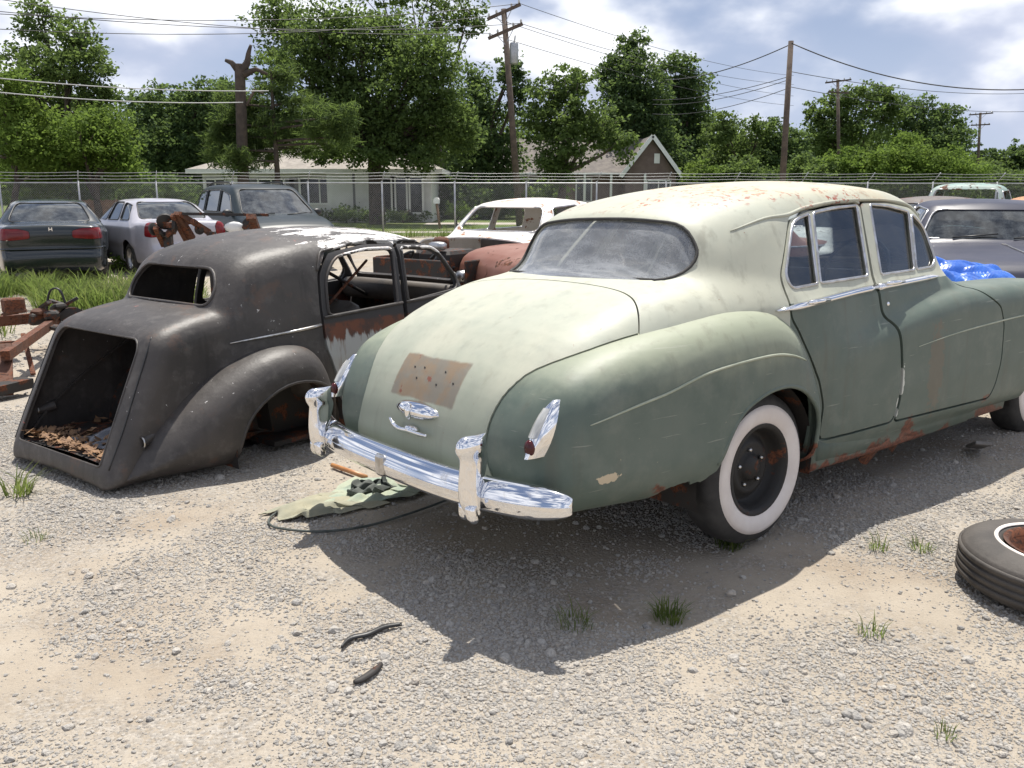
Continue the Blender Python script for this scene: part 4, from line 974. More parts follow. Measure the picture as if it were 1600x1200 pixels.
# old-fashioned saloon shape shared by the wrecks
OLD = dict(W=1.78, Wr=1.22, zb=1.0, H=1.50, axles=(0, 2.95), mid=1.0, k=(.16, .14), rc=.13, ku=.06, trim='chrome_dull', rim='dark_steel',
    prof=[(-1.05, .30), (-1.22, .40), (-1.25, .66), (-1.15, .90), (-.8, 1.0), (-.3, 1.02), (2.0, 1.03), (2.6, 1.01), (3.3, .97), (3.62, .86), (3.72, .6), (3.65, .34), (3.5, .28)],
    cab=[(-.48, 1.0), (-.28, 1.2), (0, 1.38), (.4, 1.47), (.9, 1.50), (1.35, 1.475), (1.6, 1.40), (2.02, 1.02)],
    side=[[(-.02, 1.06), (.74, 1.06), (.80, 1.40), (.30, 1.385), (.10, 1.28)], [(.86, 1.06), (1.72, 1.06), (1.48, 1.38), (.92, 1.41)]],
    rear=[(-.56, 1.09), (.56, 1.09), (.48, 1.36), (-.48, 1.36)], front=[(-.62, 1.09), (.62, 1.09), (.52, 1.385), (-.52, 1.385)])
# white wreck: front wings gone, engine bare
wc, wf = make_car('wrecked_saloon', 'white rusty wrecked saloon with its front panels gone and engine bare', OLD, place(776, 11.2, 214, 1.85), 214, 'paint_white_wreck', 'dumped old saloons', glassm=None, cut=lambda V: 2.22-V[:, 0]+.22*np.abs(V[:, 1]))
eb = np.random.default_rng(3)
obj('engine_block', box(2.85, 0, .70, .6, .46, .42, .04), 'dark_steel', wc, smooth=False)
for k in range(16):
    p = (eb.uniform(2.4, 3.4), eb.uniform(-.62, .62), eb.uniform(.6, 1.0))
    if k % 3: obj('engine_part', blob(p, (eb.uniform(.05, .13), eb.uniform(.05, .13), eb.uniform(.04, .11)), 5, 8, .6), ('dark_steel', 'rust_metal', 'aluminium')[k % 3 if k % 5 else 0], wc)
    else: obj('engine_hose', tube(catmull([p, (p[0]+.1, p[1]+eb.uniform(-.2, .2), p[2]+.08), (p[0]+.2, p[1]+eb.uniform(-.3, .3), p[2]-.1)], 4), .018, 6), 'black_plastic', wc)
for s in (-1, 1): obj('chassis_rail', box(3.1, s*.42, .42, 1.2, .08, .12), 'dark_steel', wc, smooth=False); obj('inner_wing', box(3.0, s*.66, .66, .8, .03, .36, .01), 'dark_steel', wc, smooth=False)
obj('radiator_panel', box(3.55, 0, .62, .05, 1.1, .45, .01), 'dark_steel', wc, smooth=False)
obj('front_seat', box(1.05, 0, .66, .2, 1.2, .7, .05), 'leather_worn', wc)
# brown wreck lying across behind the green saloon
OLD2 = dict(OLD); OLD2['axles'] = (0, 3.05)
bw, bf = make_car('wrecked_saloon', 'brown rusting saloon standing crosswise close behind the green saloon', OLD2, place(772, 9.3, 243, 3.7, .35), 243, 'paint_brown_wreck', 'dumped old saloons', glassm='glass_clear')
obj('waist_moulding', tube(on_side(bf, [(x, .93) for x in np.linspace(-.9, 3.2, 20)], 1, .006), .014, 6), 'chrome_dull', bw)
pw, pf = make_car('wrecked_saloon', 'pale grey green rusty saloon seen through the side windows of the green saloon', OLD, place(1300, 12.4, 212, 1.8), 212, 'paint_pale_wreck', 'dumped old saloons', glassm='glass_clear')
# slate saloon on the right
OLD3 = dict(OLD); OLD3.update(W=1.84, Wr=1.34, H=1.46, rc=.08, front=[(-.76, 1.07), (.76, 1.07), (.60, 1.385), (-.60, 1.385)])
sc, sf = make_car('slate_saloon', 'slate blue saloon with chrome rimmed windscreen facing the camera behind the blue tarpaulin', OLD3, place(1552, 9.6, 196, 1.95), 196, 'paint_slate', 'dumped old saloons', glassm='glass_modern')
for s in (-.25, .35): obj('wiper', tube(on_end(sf, [(s-.2, 1.085), (s+.25, 1.13)], 1, 4.4, 4, .02), .008, 5), 'black_plastic', sc)
obj('bonnet_strip', tube([hit(sf, (x, 0, 2), (0, 0, -1), 2)+np.array([0, 0, .005]) for x in np.linspace(2.15, 3.5, 10)], .010, 6), 'chrome_dull', sc)
# far wrecks
g1, _ = make_car('wrecked_saloon', 'grey brown wreck whose roof shows just above the green saloon windscreen', OLD, place(1448, 15.5, 262, 1.0), 262, 'paint_grey_wreck', 'dumped old saloons', glassm='glass_modern', h=.045)
g2, _ = make_car('wrecked_saloon', 'orange rust saloon at the right edge beyond the slate saloon', OLD, place(1630, 18.5, 230, 1.0), 230, 'paint_orange_wreck', 'dumped old saloons', glassm='glass_modern', h=.05)
PICK = dict(OLD); PICK.update(H=1.76, zb=1.12, Wr=1.40, W=1.86, prof=[(-1.6, .45), (-1.7, .6), (-1.7, 1.0), (-1.2, 1.05), (0, 1.06), (1.0, 1.1), (2.0, 1.12), (2.7, 1.08), (2.95, .9), (3.0, .6), (2.9, .4), (2.8, .36)], cab=[(.20, 1.0), (.22, 1.5), (.34, 1.70), (.8, 1.76), (1.25, 1.73), (1.45, 1.62), (1.85, 1.05)],
    side=[[(.42, 1.14), (1.55, 1.14), (1.32, 1.58), (.46, 1.60)]], rear=[(-.66, 1.16), (.66, 1.16), (.60, 1.62), (-.60, 1.62)], front=[(-.70, 1.16), (.70, 1.16), (.62, 1.62), (-.62, 1.62)], axles=(-.6, 2.2), mid=.85, seats=False)
g3, _ = make_car('wrecked_pickup', 'teal pickup cab with rusty roof and no glass, beyond the slate saloon', PICK, place(1508, 20, 215, .8), 215, 'paint_teal_wreck', 'dumped old saloons', glassm=None, h=.045)

# ------------------------------------------------------------------ beyond the yard: lawn, road, fence, houses
def at(px, py, Y):
    u, v = (px-800)/1350, (py-600)/1350; c, s = math.cos(PITCH), math.sin(PITCH)
    k = Y/(c-s*v); return np.array([u*k, Y, CAM_H-(s+c*v)*k])
def sheet(x0, x1, y0, y1, z): return M([(x0, y0, z), (x1, y0, z), (x1, y1, z), (x0, y1, z)], [[0, 1, 2, 3]])
obj('lawn', sheet(-300, 300, 31.2, 1100, .006), 'lawn_grass', kind='structure')
obj('footpath', sheet(-60, 40, 33.4, 34.6, .012), 'road_concrete', kind='structure')
obj('driveway', sheet(-4.2, 6.0, 41.5, 44, .012), 'road_concrete', kind='structure')
simple('galvanised', (.42, .43, .44), (.34, .35, .36), 8, .45, .7)
simple('fence_wire', (.50, .51, .52), (.42, .43, .44), 8, .5, .5)
FEN = thing('chain_link_fence', 'galvanised chain link fence with leaning barbed wire arms across the back of the yard', 'fence', (0, 30, 0))
FA, FB = np.array([-34.5, -2.35]), np.array([40.5, 5.15]); NP = 30
post = [FA+(FB-FA)*i/NP for i in range(NP+1)]
for i, p in enumerate(post):
    po = obj('post', tube([(p[0], p[1], 0), (p[0], p[1], 1.90)], .032, 8), 'galvanised', FEN)
    obj('barb_arm', tube([(p[0], p[1], 1.88), (p[0]+.14, p[1]-.22, 2.22)], .016, 5), 'galvanised', po)
fd_ = (FB-FA)/np.linalg.norm(FB-FA); Lf = np.linalg.norm(FB-FA)
P3 = lambda s, z, o=0.0: np.array([FA[0]+fd_[0]*s-fd_[1]*o, FA[1]+fd_[1]*s+fd_[0]*o, z])
obj('top_rail', tube([P3(0, 1.84), P3(Lf, 1.84)], .022, 8), 'galvanised', FEN)
for k in range(3):
    pts = []
    for i in range(NP*4+1): pts.append(P3(Lf*i/(NP*4), 1.98+.10*k-.025*math.sin(math.pi*(i % 4)/4), -.07-.065*k)+np.array([.0, 0, 0]))
    obj('barbed_wire', tube(pts, .005, 4), 'fence_wire', FEN)
LV, LF = [], []
step = .075; H0, H1 = .04, 1.82; hh = H1-H0; rw_ = .0022
def wire_seg(a, b):
    k = len(LV); d = np.array([fd_[0], fd_[1], 0])*rw_; n_ = np.array([-fd_[1], fd_[0], 0])*rw_
    for p in (a, b): LV.extend([p-d, p+n_*1.2, p+d])
    LF.extend([[k, k+1, k+4, k+3], [k+1, k+2, k+5, k+4], [k+2, k, k+3, k+5]])
s = -hh
while s < Lf:
    for dr in (1, -1):
        a0, a1 = (s, s+hh) if dr > 0 else (s+hh, s)
        lo_, hi_ = H0, H1; A, B = (a0, H0), (a1, H1)
        def cl(A, B):
            (x0, z0), (x1, z1) = A, B; t0, t1 = 0, 1
            if x1 != x0:
                ta, tb = (0-x0)/(x1-x0), (Lf-x0)/(x1-x0); t0, t1 = max(t0, min(ta, tb)), min(t1, max(ta, tb))
            return None if t0 >= t1 else ((x0+(x1-x0)*t0, z0+(z1-z0)*t0), (x0+(x1-x0)*t1, z0+(z1-z0)*t1))
        q = cl(A, B)
        if q: wire_seg(P3(q[0][0], q[0][1]), P3(q[1][0], q[1][1]))
    s += step
obj('wire_mesh', M(LV, LF), 'fence_wire', FEN, smooth=False, kind='stuff')

simple('white_siding', (.72, .72, .70), (.64, .64, .61), 2, .6)
simple('white_trim', (.78, .78, .76), (.72, .72, .70), 2, .5)
simple('shingle_tan', (.33, .30, .265), (.25, .225, .20), 3, .9, bump=.4, bscale=14)
simple('shingle_dark', (.12, .105, .095), (.17, .15, .13), 3, .9, bump=.4, bscale=14)
simple('shutter_grey', (.12, .12, .13), (.16, .16, .17), 5, .6)
simple('dark_pane', (.03, .035, .04), (.05, .055, .06), 3, .1)
simple('wood_board', (.24, .145, .085), (.17, .10, .06), 6, .8)
m, t = newmat('brown_brick')
br = t.add('ShaderNodeTexBrick', {'Vector': t.add('ShaderNodeMapping', {'Vector': t.obj, 'Rotation': (math.pi/2, 0, 0)}).outputs[0], 'Color1': (.15, .10, .085, 1), 'Color2': (.19, .135, .115, 1), 'Mortar': (.25, .2, .18, 1), 'Scale': 4.0})
principled(t, br.outputs[0], .9)
simple('brown_gable', (.15, .105, .095), (.18, .13, .115), 3, .8)
def window(parent, x, z, wd, ht, y=0.0, shut=False, bars=1):
    w_ = obj('window', box(x, y-.02, z, wd, .04, ht), 'dark_pane', parent, smooth=False)
    for dx, dz, sx, sz in ((-wd/2, 0, .09, ht+.18), (wd/2, 0, .09, ht+.18), (0, ht/2+.04, wd, .09), (0, -ht/2-.04, wd+.2, .10)): obj('frame', box(x+dx, y-.05, z+dz, sx, .07, sz), 'white_trim', w_, smooth=False)
    for i in range(bars): obj('glazing_bar', box(x-wd/2+wd*(i+1)/(bars+1), y-.048, z, .07, .05, ht), 'white_trim', w_, smooth=False)
    if shut:
        for s in (-1, 1): obj('shutter', box(x+s*(wd/2+.30), y-.03, z, .42, .05, ht+.1), 'shutter_grey', w_, smooth=False)
    return w_
# white bungalow
WX0, WX1 = at(318, 300, 45)[0], at(674, 300, 45)[0]; cxw = (WX0+WX1)/2; hw = (WX1-WX0)/2
WH = thing('white_house', 'white bungalow with tan hipped roof behind the chain link fence', 'house', (cxw, 45, 0))
WV = box(0, 4.5, 1.3, hw*2, 9, 2.6); obj('wall', WV, 'white_siding', WH, smooth=False)
obj('roof', M([(-hw-.6, -.6, 2.62), (hw+.6, -.6, 2.62), (hw+.6, 9.6, 2.62), (-hw-.6, 9.6, 2.62), (-hw+3.4, 4.5, 4.25), (hw-3.4, 4.5, 4.25)], [[0, 1, 5, 4], [1, 2, 5], [2, 3, 4, 5], [3, 0, 4], [3, 2, 1, 0]]), 'shingle_tan', WH, smooth=False)
for a, b in (((-hw-.6, -.6), (hw+.6, -.6)), ((-hw-.6, -.6), (-hw-.6, 9.6)), ((hw+.6, -.6), (hw+.6, 9.6))): obj('fascia', beam((a[0], a[1], 2.52), (b[0], b[1], 2.52), .05, .22), 'white_trim', WH, smooth=False)
obj('porch_bay', box(hw-3.4, -.25, 1.25, 3.6, .5, 2.5), 'white_siding', WH, smooth=False)
lx = lambda px: at(px, 300, 45)[0]-cxw
for i in range(12): obj('siding_board', beam((-hw, -.014, .15+.2*i), (hw-5.3, -.014, .15+.2*i), .03, .012), 'white_trim', WH, smooth=False)
window(WH, lx(500), 1.55, 2.0, 1.2, 0, True); window(WH, lx(338), 1.65, 1.0, .9); window(WH, lx(425), 1.6, 1.3, 1.0, 0, True)
window(WH, lx(606), 1.35, .9, 1.7, -.5, False, 0); window(WH, lx(628), 1.35, .9, 1.7, -.5, False, 0); window(WH, lx(650), 1.35, .8, 1.7, -.5, False, 0)
obj('front_door', box(lx(572), -.03, 1.05, 1.0, .05, 2.1), 'shutter_grey', WH, smooth=False)
for px_ in (556, 590): obj('porch_post', box(lx(px_), -.45, 1.25, .12, .12, 2.5), 'shutter_grey', WH, smooth=False)
# brown house with white trimmed gable
BX0, BX1 = at(782, 300, 58)[0], at(1046, 300, 58)[0]; cxb = (BX0+BX1)/2; hb = (BX1-BX0)/2
BH = thing('brown_house', 'brown brick house with white trimmed gable beyond the fence', 'house', (cxb, 58, 0))
obj('wall', box(0, 4.5, 1.35, hb*2, 9, 2.7), 'brown_brick', BH, smooth=False)
obj('roof', M([(-hb-.5, -.5, 2.7), (hb+.5, -.5, 2.7), (hb+.5, 9.5, 2.7), (-hb-.5, 9.5, 2.7), (-hb-.3, 4.5, 5.1), (hb-.2, 4.5, 5.1)], [[0, 1, 5, 4], [1, 2, 5], [2, 3, 4, 5], [3, 0, 4]]), 'shingle_dark', BH, smooth=False)
bx = lambda px: at(px, 300, 58)[0]-cxb
g0, g1_ = bx(972), bx(1048); gm = (g0+g1_)/2
obj('gable_wall', M([(g0, -1.6, 0), (g1_, -1.6, 0), (g1_, -1.6, 2.6), (gm, -1.6, 4.75), (g0, -1.6, 2.6), (g0, 0.5, 0), (g1_, .5, 0), (g1_, .5, 2.6), (gm, .5, 4.75), (g0, .5, 2.6)], [[0, 1, 2, 3, 4], [1, 6, 7, 2], [5, 0, 4, 9]]), 'brown_gable', BH, smooth=False)
GR = obj('gable_roof', M([(g0-.35, -1.9, 2.45), (gm, -1.9, 4.95), (g1_+.35, -1.9, 2.45), (g0-.35, 4.5, 2.45), (gm, 4.5, 4.95), (g1_+.35, 4.5, 2.45)], [[0, 1, 4, 3], [1, 2, 5, 4]]), 'shingle_dark', BH, smooth=False, solid=.08)
for a, b in (((g0-.35, -1.95, 2.42), (gm, -1.95, 4.92)), ((gm, -1.95, 4.92), (g1_+.35, -1.95, 2.42))): obj('barge_board', beam(a, b, .06, .24), 'white_trim', GR, smooth=False)
obj('gable_vent', box(gm+.35, -1.63, 3.55, .35, .06, .6), 'white_trim', BH, smooth=False)
window(BH, bx(1022), 1.5, 1.5, 1.3, -1.6); window(BH, bx(797), 1.5, 1.0, 1.5); window(BH, bx(841), 1.6, 1.3, 1.4); window(BH, bx(912), 1.6, 1.0, 1.4)
for px_ in (910, 950, 1001): obj('porch_post', box(bx(px_), -1.7, 1.3, .14, .14, 2.6), 'white_trim', BH, smooth=False)
obj('gutter', box(-.3, -.52, 2.64, hb*1.5, .10, .12), 'white_trim', BH, smooth=False)
# board fence, mailbox
BF = thing('board_fence', 'brown upright board fence behind the chain link at the left', 'fence', (0, 33, 0))
for i, px_ in enumerate(np.arange(92, 196, 5.2)): obj('board', box(at(px_, 300, 33)[0], 0, .62+.02*math.sin(i*2.3), .118, .03, 1.24), 'wood_board', BF, smooth=False)
mp3 = at(682, 300, 37)
MB_ = thing('mailbox', 'white mailbox on a leaning wooden post behind the fence', 'mailbox', (mp3[0], 37, 0))
obj('post', tube([(.12, 0, 0), (0, 0, 1.05)], .06, 6), 'wood_board', MB_); obj('box', loft([[(x, y, z) for x, z in ((-.11, 1.05), (.11, 1.05), (.11, 1.22), (.06, 1.29), (-.06, 1.29), (-.11, 1.22))] for y in (-.28, .28)]), 'white_trim', MB_, smooth=False)

# ------------------------------------------------------------------ utility poles and lines
simple('pole_wood', (.115, .085, .065), (.075, .055, .045), 5, .9, bump=.4, bscale=12)
simple('cable', (.03, .03, .032), None, 5, .6); simple('cable_pale', (.35, .36, .36), None, 5, .5)
def pole(name, label, bpx, bpy_, tpx, tpy, Y, r, arms=(), group='utility poles'):
    b = at(bpx, 300, Y); b[2] = 0; tp_ = at(tpx, tpy, Y)
    T = thing(name, label, 'utility pole', tuple(b), group=group); tl = tp_-b
    obj('pole', tube([(0, 0, -.3), tuple(tl)], [r, r*.72], 10), 'pole_wood', T)
    for zf, half, slope in arms:
        c = tl*zf; A = obj('crossarm', beam(c+np.array([-half, -.12, -half*slope]), c+np.array([half, -.12, half*slope]), .10, .13), 'pole_wood', T, smooth=False)
        for u in (-.9, -.45, .45, .9): obj('insulator', blob(c+np.array([half*u, -.12, half*u*slope+.14]), (.05, .05, .09), 5, 8), 'clear_lens', A)
        for u in (-.5, .5): obj('brace', beam(c+np.array([half*u, -.1, half*u*slope]), c+np.array([0, -.1, -.55]), .03, .03), 'galvanised', A, smooth=False)
    return T, b, tl
p1_, b1, t1 = pole('utility_pole', 'tall leaning wooden utility pole with two crossarms and a transformer', 813, 300, 787, 14, 40, .17, ((.985, .72, .42), (.90, .75, .40)))
obj('transformer', lathe([(.001, .45), (.17, .45), (.19, .38), (.19, -.38), (.16, -.44), (.001, -.44)], 16).tf(tuple(t1*.80+np.array([.30, -.12, 0])), rx=math.pi/2), 'galvanised', p1_)
obj('transformer_bushing', tube([t1*.80+np.array([.30, -.12, .42]), t1*.80+np.array([.36, -.12, .75])], .04, 6), 'clear_lens', p1_)
p2_, b2, t2 = pole('utility_pole', 'plain dark wooden pole without crossarms right of centre', 1222, 300, 1236, 64, 36, .14)
p3_, b3, t3 = pole('utility_pole', 'far pole with two crossarms rising among trees right of the plain pole', 1314, 300, 1309, 124, 78, .17, ((.985, 1.1, .12), (.90, .9, -.05)))
p4_, b4, t4 = pole('utility_pole', 'farthest small pole with two crossarms near the right edge', 1527, 300, 1532, 176, 95, .17, ((.985, 1.25, .08), (.87, 1.0, .05)))
def line(label, a, b, sag, r=.014, mat='cable', n=24):
    a, b = np.asarray(a, float), np.asarray(b, float)
    pts = [a+(b-a)*u-np.array([0, 0, sag*4*u*(1-u)]) for u in np.linspace(0, 1, n)]
    return tag(obj('overhead_cable', tube(pts, r, 4), mat), label, 'cable', 'overhead lines')
ptop = b2+t2
line('thick cable from the plain pole top to the right edge', ptop-np.array([0, .1, .1]), at(1760, 120, 34), 1.0, .022)
line('thick cable from the plain pole top down left behind trees', ptop-np.array([0, -.1, .12]), at(1040, 125, 50), .3, .022)
for k, (q, sg) in enumerate(((148, .25), (155, .3), (170, .35))):
    line(f'{("upper", "middle", "lower")[k]} of three thin cables left of the plain pole', at(1231, q-28-2*k, 36), at(1020, q+8, 52), sg, .014)
for k, q in enumerate((101, 119)): line(f'{("upper", "lower")[k]} thin cable running right from behind the plain pole', at(1231, q+15*k*.4+10, 36), at(1720, q+32+12*k, 60), .7, .013)
pt1 = b1+t1
for k, (dx, dz, ey) in enumerate(((.70, .2, 118), (-.66, -.3, 150), (.72, -.6, 132), (-.70, -1.0, 165))):
    line(f'line from the transformer pole to the right, number {("one", "two", "three", "four")[k]} from the top' if False else f'{("topmost", "second", "third", "lowest")[k]} line descending right from the transformer pole', pt1+np.array([dx, -.1, dz]), at(1240, ey, 78), .5, .013)
    line(f'{("topmost", "second", "third", "lowest")[k]} line running left from the transformer pole across the oak', pt1+np.array([dx, -.1, dz]), at(-120, (14, 38, 5, -20)[k], 30), .5, .013)
line('upper pale cable crossing the left trees', at(-60, 116, 27), at(420, 142, 31), .15, .016, 'cable_pale')
line('lower pale cable crossing the left trees', at(-60, 138, 27), at(380, 160, 31), .15, .016, 'cable_pale')

# ------------------------------------------------------------------ trees
def leaf_mat(name, c1, c2, c3):
    m, t = newmat(name)
    tint = t.add('ShaderNodeAttribute', attribute_name='tint').outputs['Fac']
    pos = t.add('ShaderNodeNewGeometry').outputs['Position']
    col = t.mix(tint, c1, c2); col = t.mix(t.math('MULTIPLY', t.ramp(t.noise(pos, .55, 3), .5, .7), .7), col, c3)
    p = principled(t, col, .7, 0, None, .15, link=False)
    tr = t.add('ShaderNodeBsdfTranslucent', {'Color': t.mix(.5, col, (.20, .28, .06))})
    mx = t.add('ShaderNodeMixShader', {0: .55, 1: p.outputs[0], 2: tr.outputs[0]}); t.l.new(mx.outputs[0], t.out.inputs[0])
leaf_mat('leaf_mid', (.068, .108, .038), (.115, .168, .058), (.14, .195, .065))
leaf_mat('leaf_dark', (.050, .088, .042), (.082, .130, .056), (.10, .15, .06))
leaf_mat('leaf_bright', (.07, .125, .02), (.12, .19, .035), (.15, .21, .04))
leaf_mat('leaf_pine', (.045, .08, .028), (.085, .125, .045), (.10, .14, .05))
leaf_mat('grass_blade', (.07, .12, .028), (.17, .20, .06), (.27, .26, .12))
simple('bark', (.085, .065, .05), (.05, .04, .032), 4, .95, bump=.6, bscale=9)
simple('bark_grey', (.14, .115, .095), (.09, .07, .06), 4, .95, bump=.6, bscale=9)
def leaf_mesh(blobs, leaf, seed, density=2.3, needle=False, clump=.34, flat=.35):
    r = np.random.default_rng(seed); C = []
    for (c, rad) in blobs:
        A = math.pi*rad[0]*rad[2]; n = int(density*1.75*A/(leaf*leaf*(.16 if needle else .30))); per = 26
        nc = max(int(n/per), 6)
        d = r.normal(size=(nc, 3)); d /= np.linalg.norm(d, axis=1)[:, None]
        rr = (r.random(nc)**.42)*(.78+.34*r.random(nc))
        cc = np.asarray(c)+d*rr[:, None]*np.asarray(rad)
        sg = clump*min(1.2, max(.5, rad[2]*.42))
        C.append((np.repeat(cc, per, 0)+r.normal(0, 1, (nc*per, 3))*np.array([sg, sg, sg*.55]), np.repeat(r.random(nc), per)))
    P = np.vstack([q[0] for q in C]); tn = np.concatenate([q[1] for q in C]); n = len(P)
    P[:, 2] = np.maximum(P[:, 2], .1)
    a = r.random(n)*2*math.pi; el = r.normal(0, .6, n)
    u = np.stack([np.cos(a)*np.cos(el), np.sin(a)*np.cos(el), np.sin(el)], 1)
    nv = r.normal(0, .7, (n, 3))+np.array([0, 0, .8]); v = np.cross(u, nv); v /= np.maximum(np.linalg.norm(v, axis=1), 1e-6)[:, None]
    L = leaf*(.65+.7*r.random(n)); Wd = L*(.16 if needle else .36)
    if needle: L *= 1.5
    u *= L[:, None]*.5; v *= Wd[:, None]*(.5 if needle else .85)
    V = np.stack([P-u, P+v, P+u, P-v], 1).reshape(-1, 3)
    k = np.arange(n)*4; F = np.stack([k, k+1, k+2, k+3], 1)
    return V, F, np.clip(tn*.7+r.random(n)*.4, 0, 1)
def leaf_obj(name, V, F, tint, mat, parent=None):
    me = bpy.data.meshes.new(name); n = len(F)
    me.vertices.add(len(V)); me.vertices.foreach_set('co', V.astype(np.float32).ravel())
    me.loops.add(n*4); me.loops.foreach_set('vertex_index', F.astype(np.int32).ravel())
    me.polygons.add(n); me.polygons.foreach_set('loop_start', (np.arange(n)*4).astype(np.int32))
    me.update(calc_edges=True)
    at2 = me.attributes.new('tint', 'FLOAT', 'FACE'); at2.data.foreach_set('value', tint.astype(np.float32))
    o = bpy.data.objects.new(name, me); COL.objects.link(o); me.materials.append(MATS[mat])
    if parent: o.parent = parent
    return o
seedc = [100]
def tree(name, label, Y, bpx, bl, mat, leaf=.17, tr=.22, dens=2.3, needle=False, group=None, bark='bark', cat='tree', squash=.9, clump=.34, trunk=True):
    """crown clumps given as (column, row, half width, half height) of the picture at depth Y, turned into metres"""
    seedc[0] += 1; r = np.random.default_rng(seedc[0])
    b = at(bpx, 300, Y); b[2] = 0
    T = thing(name, label, cat, tuple(b), group=group)
    blobs = []
    for q in bl:
        dy = q[4] if len(q) > 4 else r.uniform(-1.2, 1.2)
        c = at(q[0], q[1], Y+dy)-b; rx, rz = q[2]*Y/1350, q[3]*Y/1350
        blobs.append((c, (rx, rx*squash, rz)))
    V, F, tn = leaf_mesh(blobs, leaf, seedc[0], dens, needle, clump)
    V[:, 2] = np.maximum(V[:, 2], .03)
    leaf_obj('crown', V, F, tn, mat, T)
    if trunk:
        top = max(c[2] for c, _ in blobs); mid = np.mean([c for c, _ in blobs], 0)
        th = max(.35*top, .4); fork = np.array([mid[0]*.35, mid[1]*.3, th])
        TK = obj('trunk', tube(catmull([(0, 0, -.2), (r.normal(0, .06), 0, th*.5), tuple(fork)], 4), np.linspace(tr, tr*.72, 9), 9), bark, T)
        if needle:
            TK = obj('trunk', tube(catmull([tuple(fork), (mid[0]*.3, 0, top*.8), (mid[0]*.3, 0, top*1.04)], 4), np.linspace(tr*.7, .03, 9), 8), bark, T)
        for c, rad in blobs:
            if needle:
                obj('limb', tube(catmull([(mid[0]*.3, 0, min(c[2]*.95+.1, top)), tuple(c*np.array([.6, .6, 1])), tuple(c)], 3), np.linspace(.06, .02, 7), 5), bark, TK); continue
            m_ = (fork+c)/2+np.array([r.normal(0, .25), 0, .25]); e = c+np.array([0, 0, rad[2]*.35])
            obj('limb', tube(catmull([tuple(fork), tuple(m_), tuple(e)], 4), np.linspace(tr*.5, tr*.10, 9), 6), bark, TK)
            for _ in range(2):
                dd = r.normal(size=3); dd[2] = abs(dd[2]); dd /= np.linalg.norm(dd); obj('branch', tube([tuple(m_), tuple((m_+c)/2+dd*.2), tuple(c+dd*np.array(rad)*.75)], [tr*.25, tr*.16, tr*.04], 5), bark, TK)
    return T
G1 = 'trees beyond the fence'
tree('broadleaf_tree', 'tall loose crowned tree at the far left with sky gaps', 36, 105, [(66, 40, 42, 42), (118, 62, 36, 36), (148, 82, 26, 26), (50, 92, 46, 36), (100, 110, 62, 40), (35, 150, 52, 46), (95, 165, 78, 46), (158, 140, 32, 48)], 'leaf_mid', .17, .24, 1.9, group=G1)
tree('broadleaf_tree', 'bright green bushy tree left of the dark wood, over the silver saloon', 33, 150, [(120, 215, 66, 46), (175, 215, 44, 52), (150, 255, 58, 40), (195, 255, 28, 42), (85, 240, 50, 38)], 'leaf_bright', .15, .18, 2.3, group=G1)
tree('broadleaf_tree', 'yellow green feathery shrub tree at the left edge behind the dark saloon', 32, 20, [(20, 175, 48, 34), (10, 130, 42, 30), (40, 250, 50, 24), (20, 282, 66, 34), (75, 285, 36, 26), (40, 215, 44, 26)], 'leaf_bright', .14, .14, 2.2, group=G1)
tree('broadleaf_tree', 'dark round tree between the bright bushy tree and the dead trunk', 50, 268, [(225, 185, 36, 44), (268, 172, 46, 40), (318, 165, 40, 46), (250, 235, 62, 54), (318, 235, 56, 56), (205, 250, 36, 46)], 'leaf_dark', .22, .28, 2.6, group=G1)
tree('broadleaf_tree', 'dark tree filling the gap behind the dead trunk', 54, 352, [(355, 165, 34, 46), (372, 215, 46, 60), (340, 265, 50, 30), (405, 240, 44, 56)], 'leaf_dark', .22, .25, 2.6, group=G1)
tree('oak_tree', 'great oak with a broad crown over the white house', 42, 588, [(438, 38, 48, 52), (455, 110, 62, 44), (500, 60, 52, 56), (560, 60, 62, 50), (618, 75, 62, 56), (672, 100, 58, 56), (535, 128, 58, 50), (615, 148, 70, 56), (692, 165, 48, 56), (570, 195, 58, 44), (650, 212, 56, 40), (590, 238, 58, 28), (540, 232, 40, 22), (655, 250, 44, 24), (500, 238, 34, 20), (520, 178, 48, 44), (720, 205, 32, 44)], 'leaf_mid', .19, .42, 2.4, group=G1, bark='bark')
tree('broadleaf_tree', 'tall thin crowned tree showing above the oak at the top edge', 58, 690, [(640, -12, 50, 30), (700, 2, 48, 34), (735, 28, 28, 34), (690, 45, 34, 22), (590, -18, 50, 26)], 'leaf_mid', .24, .22, 1.4, group=G1)
tree('broadleaf_tree', 'deep green tree between the oak and the transformer pole', 52, 748, [(742, 150, 36, 46), (762, 195, 44, 56), (735, 240, 46, 50), (785, 255, 38, 44), (800, 112, 24, 34), (812, 150, 22, 30)], 'leaf_dark', .22, .26, 2.5, group=G1)
tree('magnolia_tree', 'glossy spreading tree in front of the brown house', 47, 878, [(895, 128, 42, 28), (858, 150, 36, 34), (842, 195, 38, 36), (895, 180, 52, 40), (945, 205, 42, 36), (880, 232, 46, 40), (972, 228, 26, 24), (868, 268, 34, 30)], 'leaf_mid', .21, .26, 2.4, group=G1, bark='bark_grey')
tree('broadleaf_tree', 'tall dark pointed tree rising right of the spreading tree', 64, 990, [(988, 72, 26, 26), (985, 108, 42, 34), (955, 122, 24, 36), (1005, 145, 46, 44), (975, 170, 46, 50), (1005, 205, 52, 50), (1040, 250, 46, 44)], 'leaf_dark', .25, .3, 2.7, group=G1)
tree('broadleaf_tree', 'dark blue green round tree right of the pointed tree', 70, 1066, [(1052, 108, 40, 30), (1082, 140, 30, 40), (1058, 165, 46, 44), (1085, 200, 36, 44), (1062, 245, 50, 50), (1102, 265, 36, 30)], 'leaf_dark', .26, .3, 2.5, group=G1)
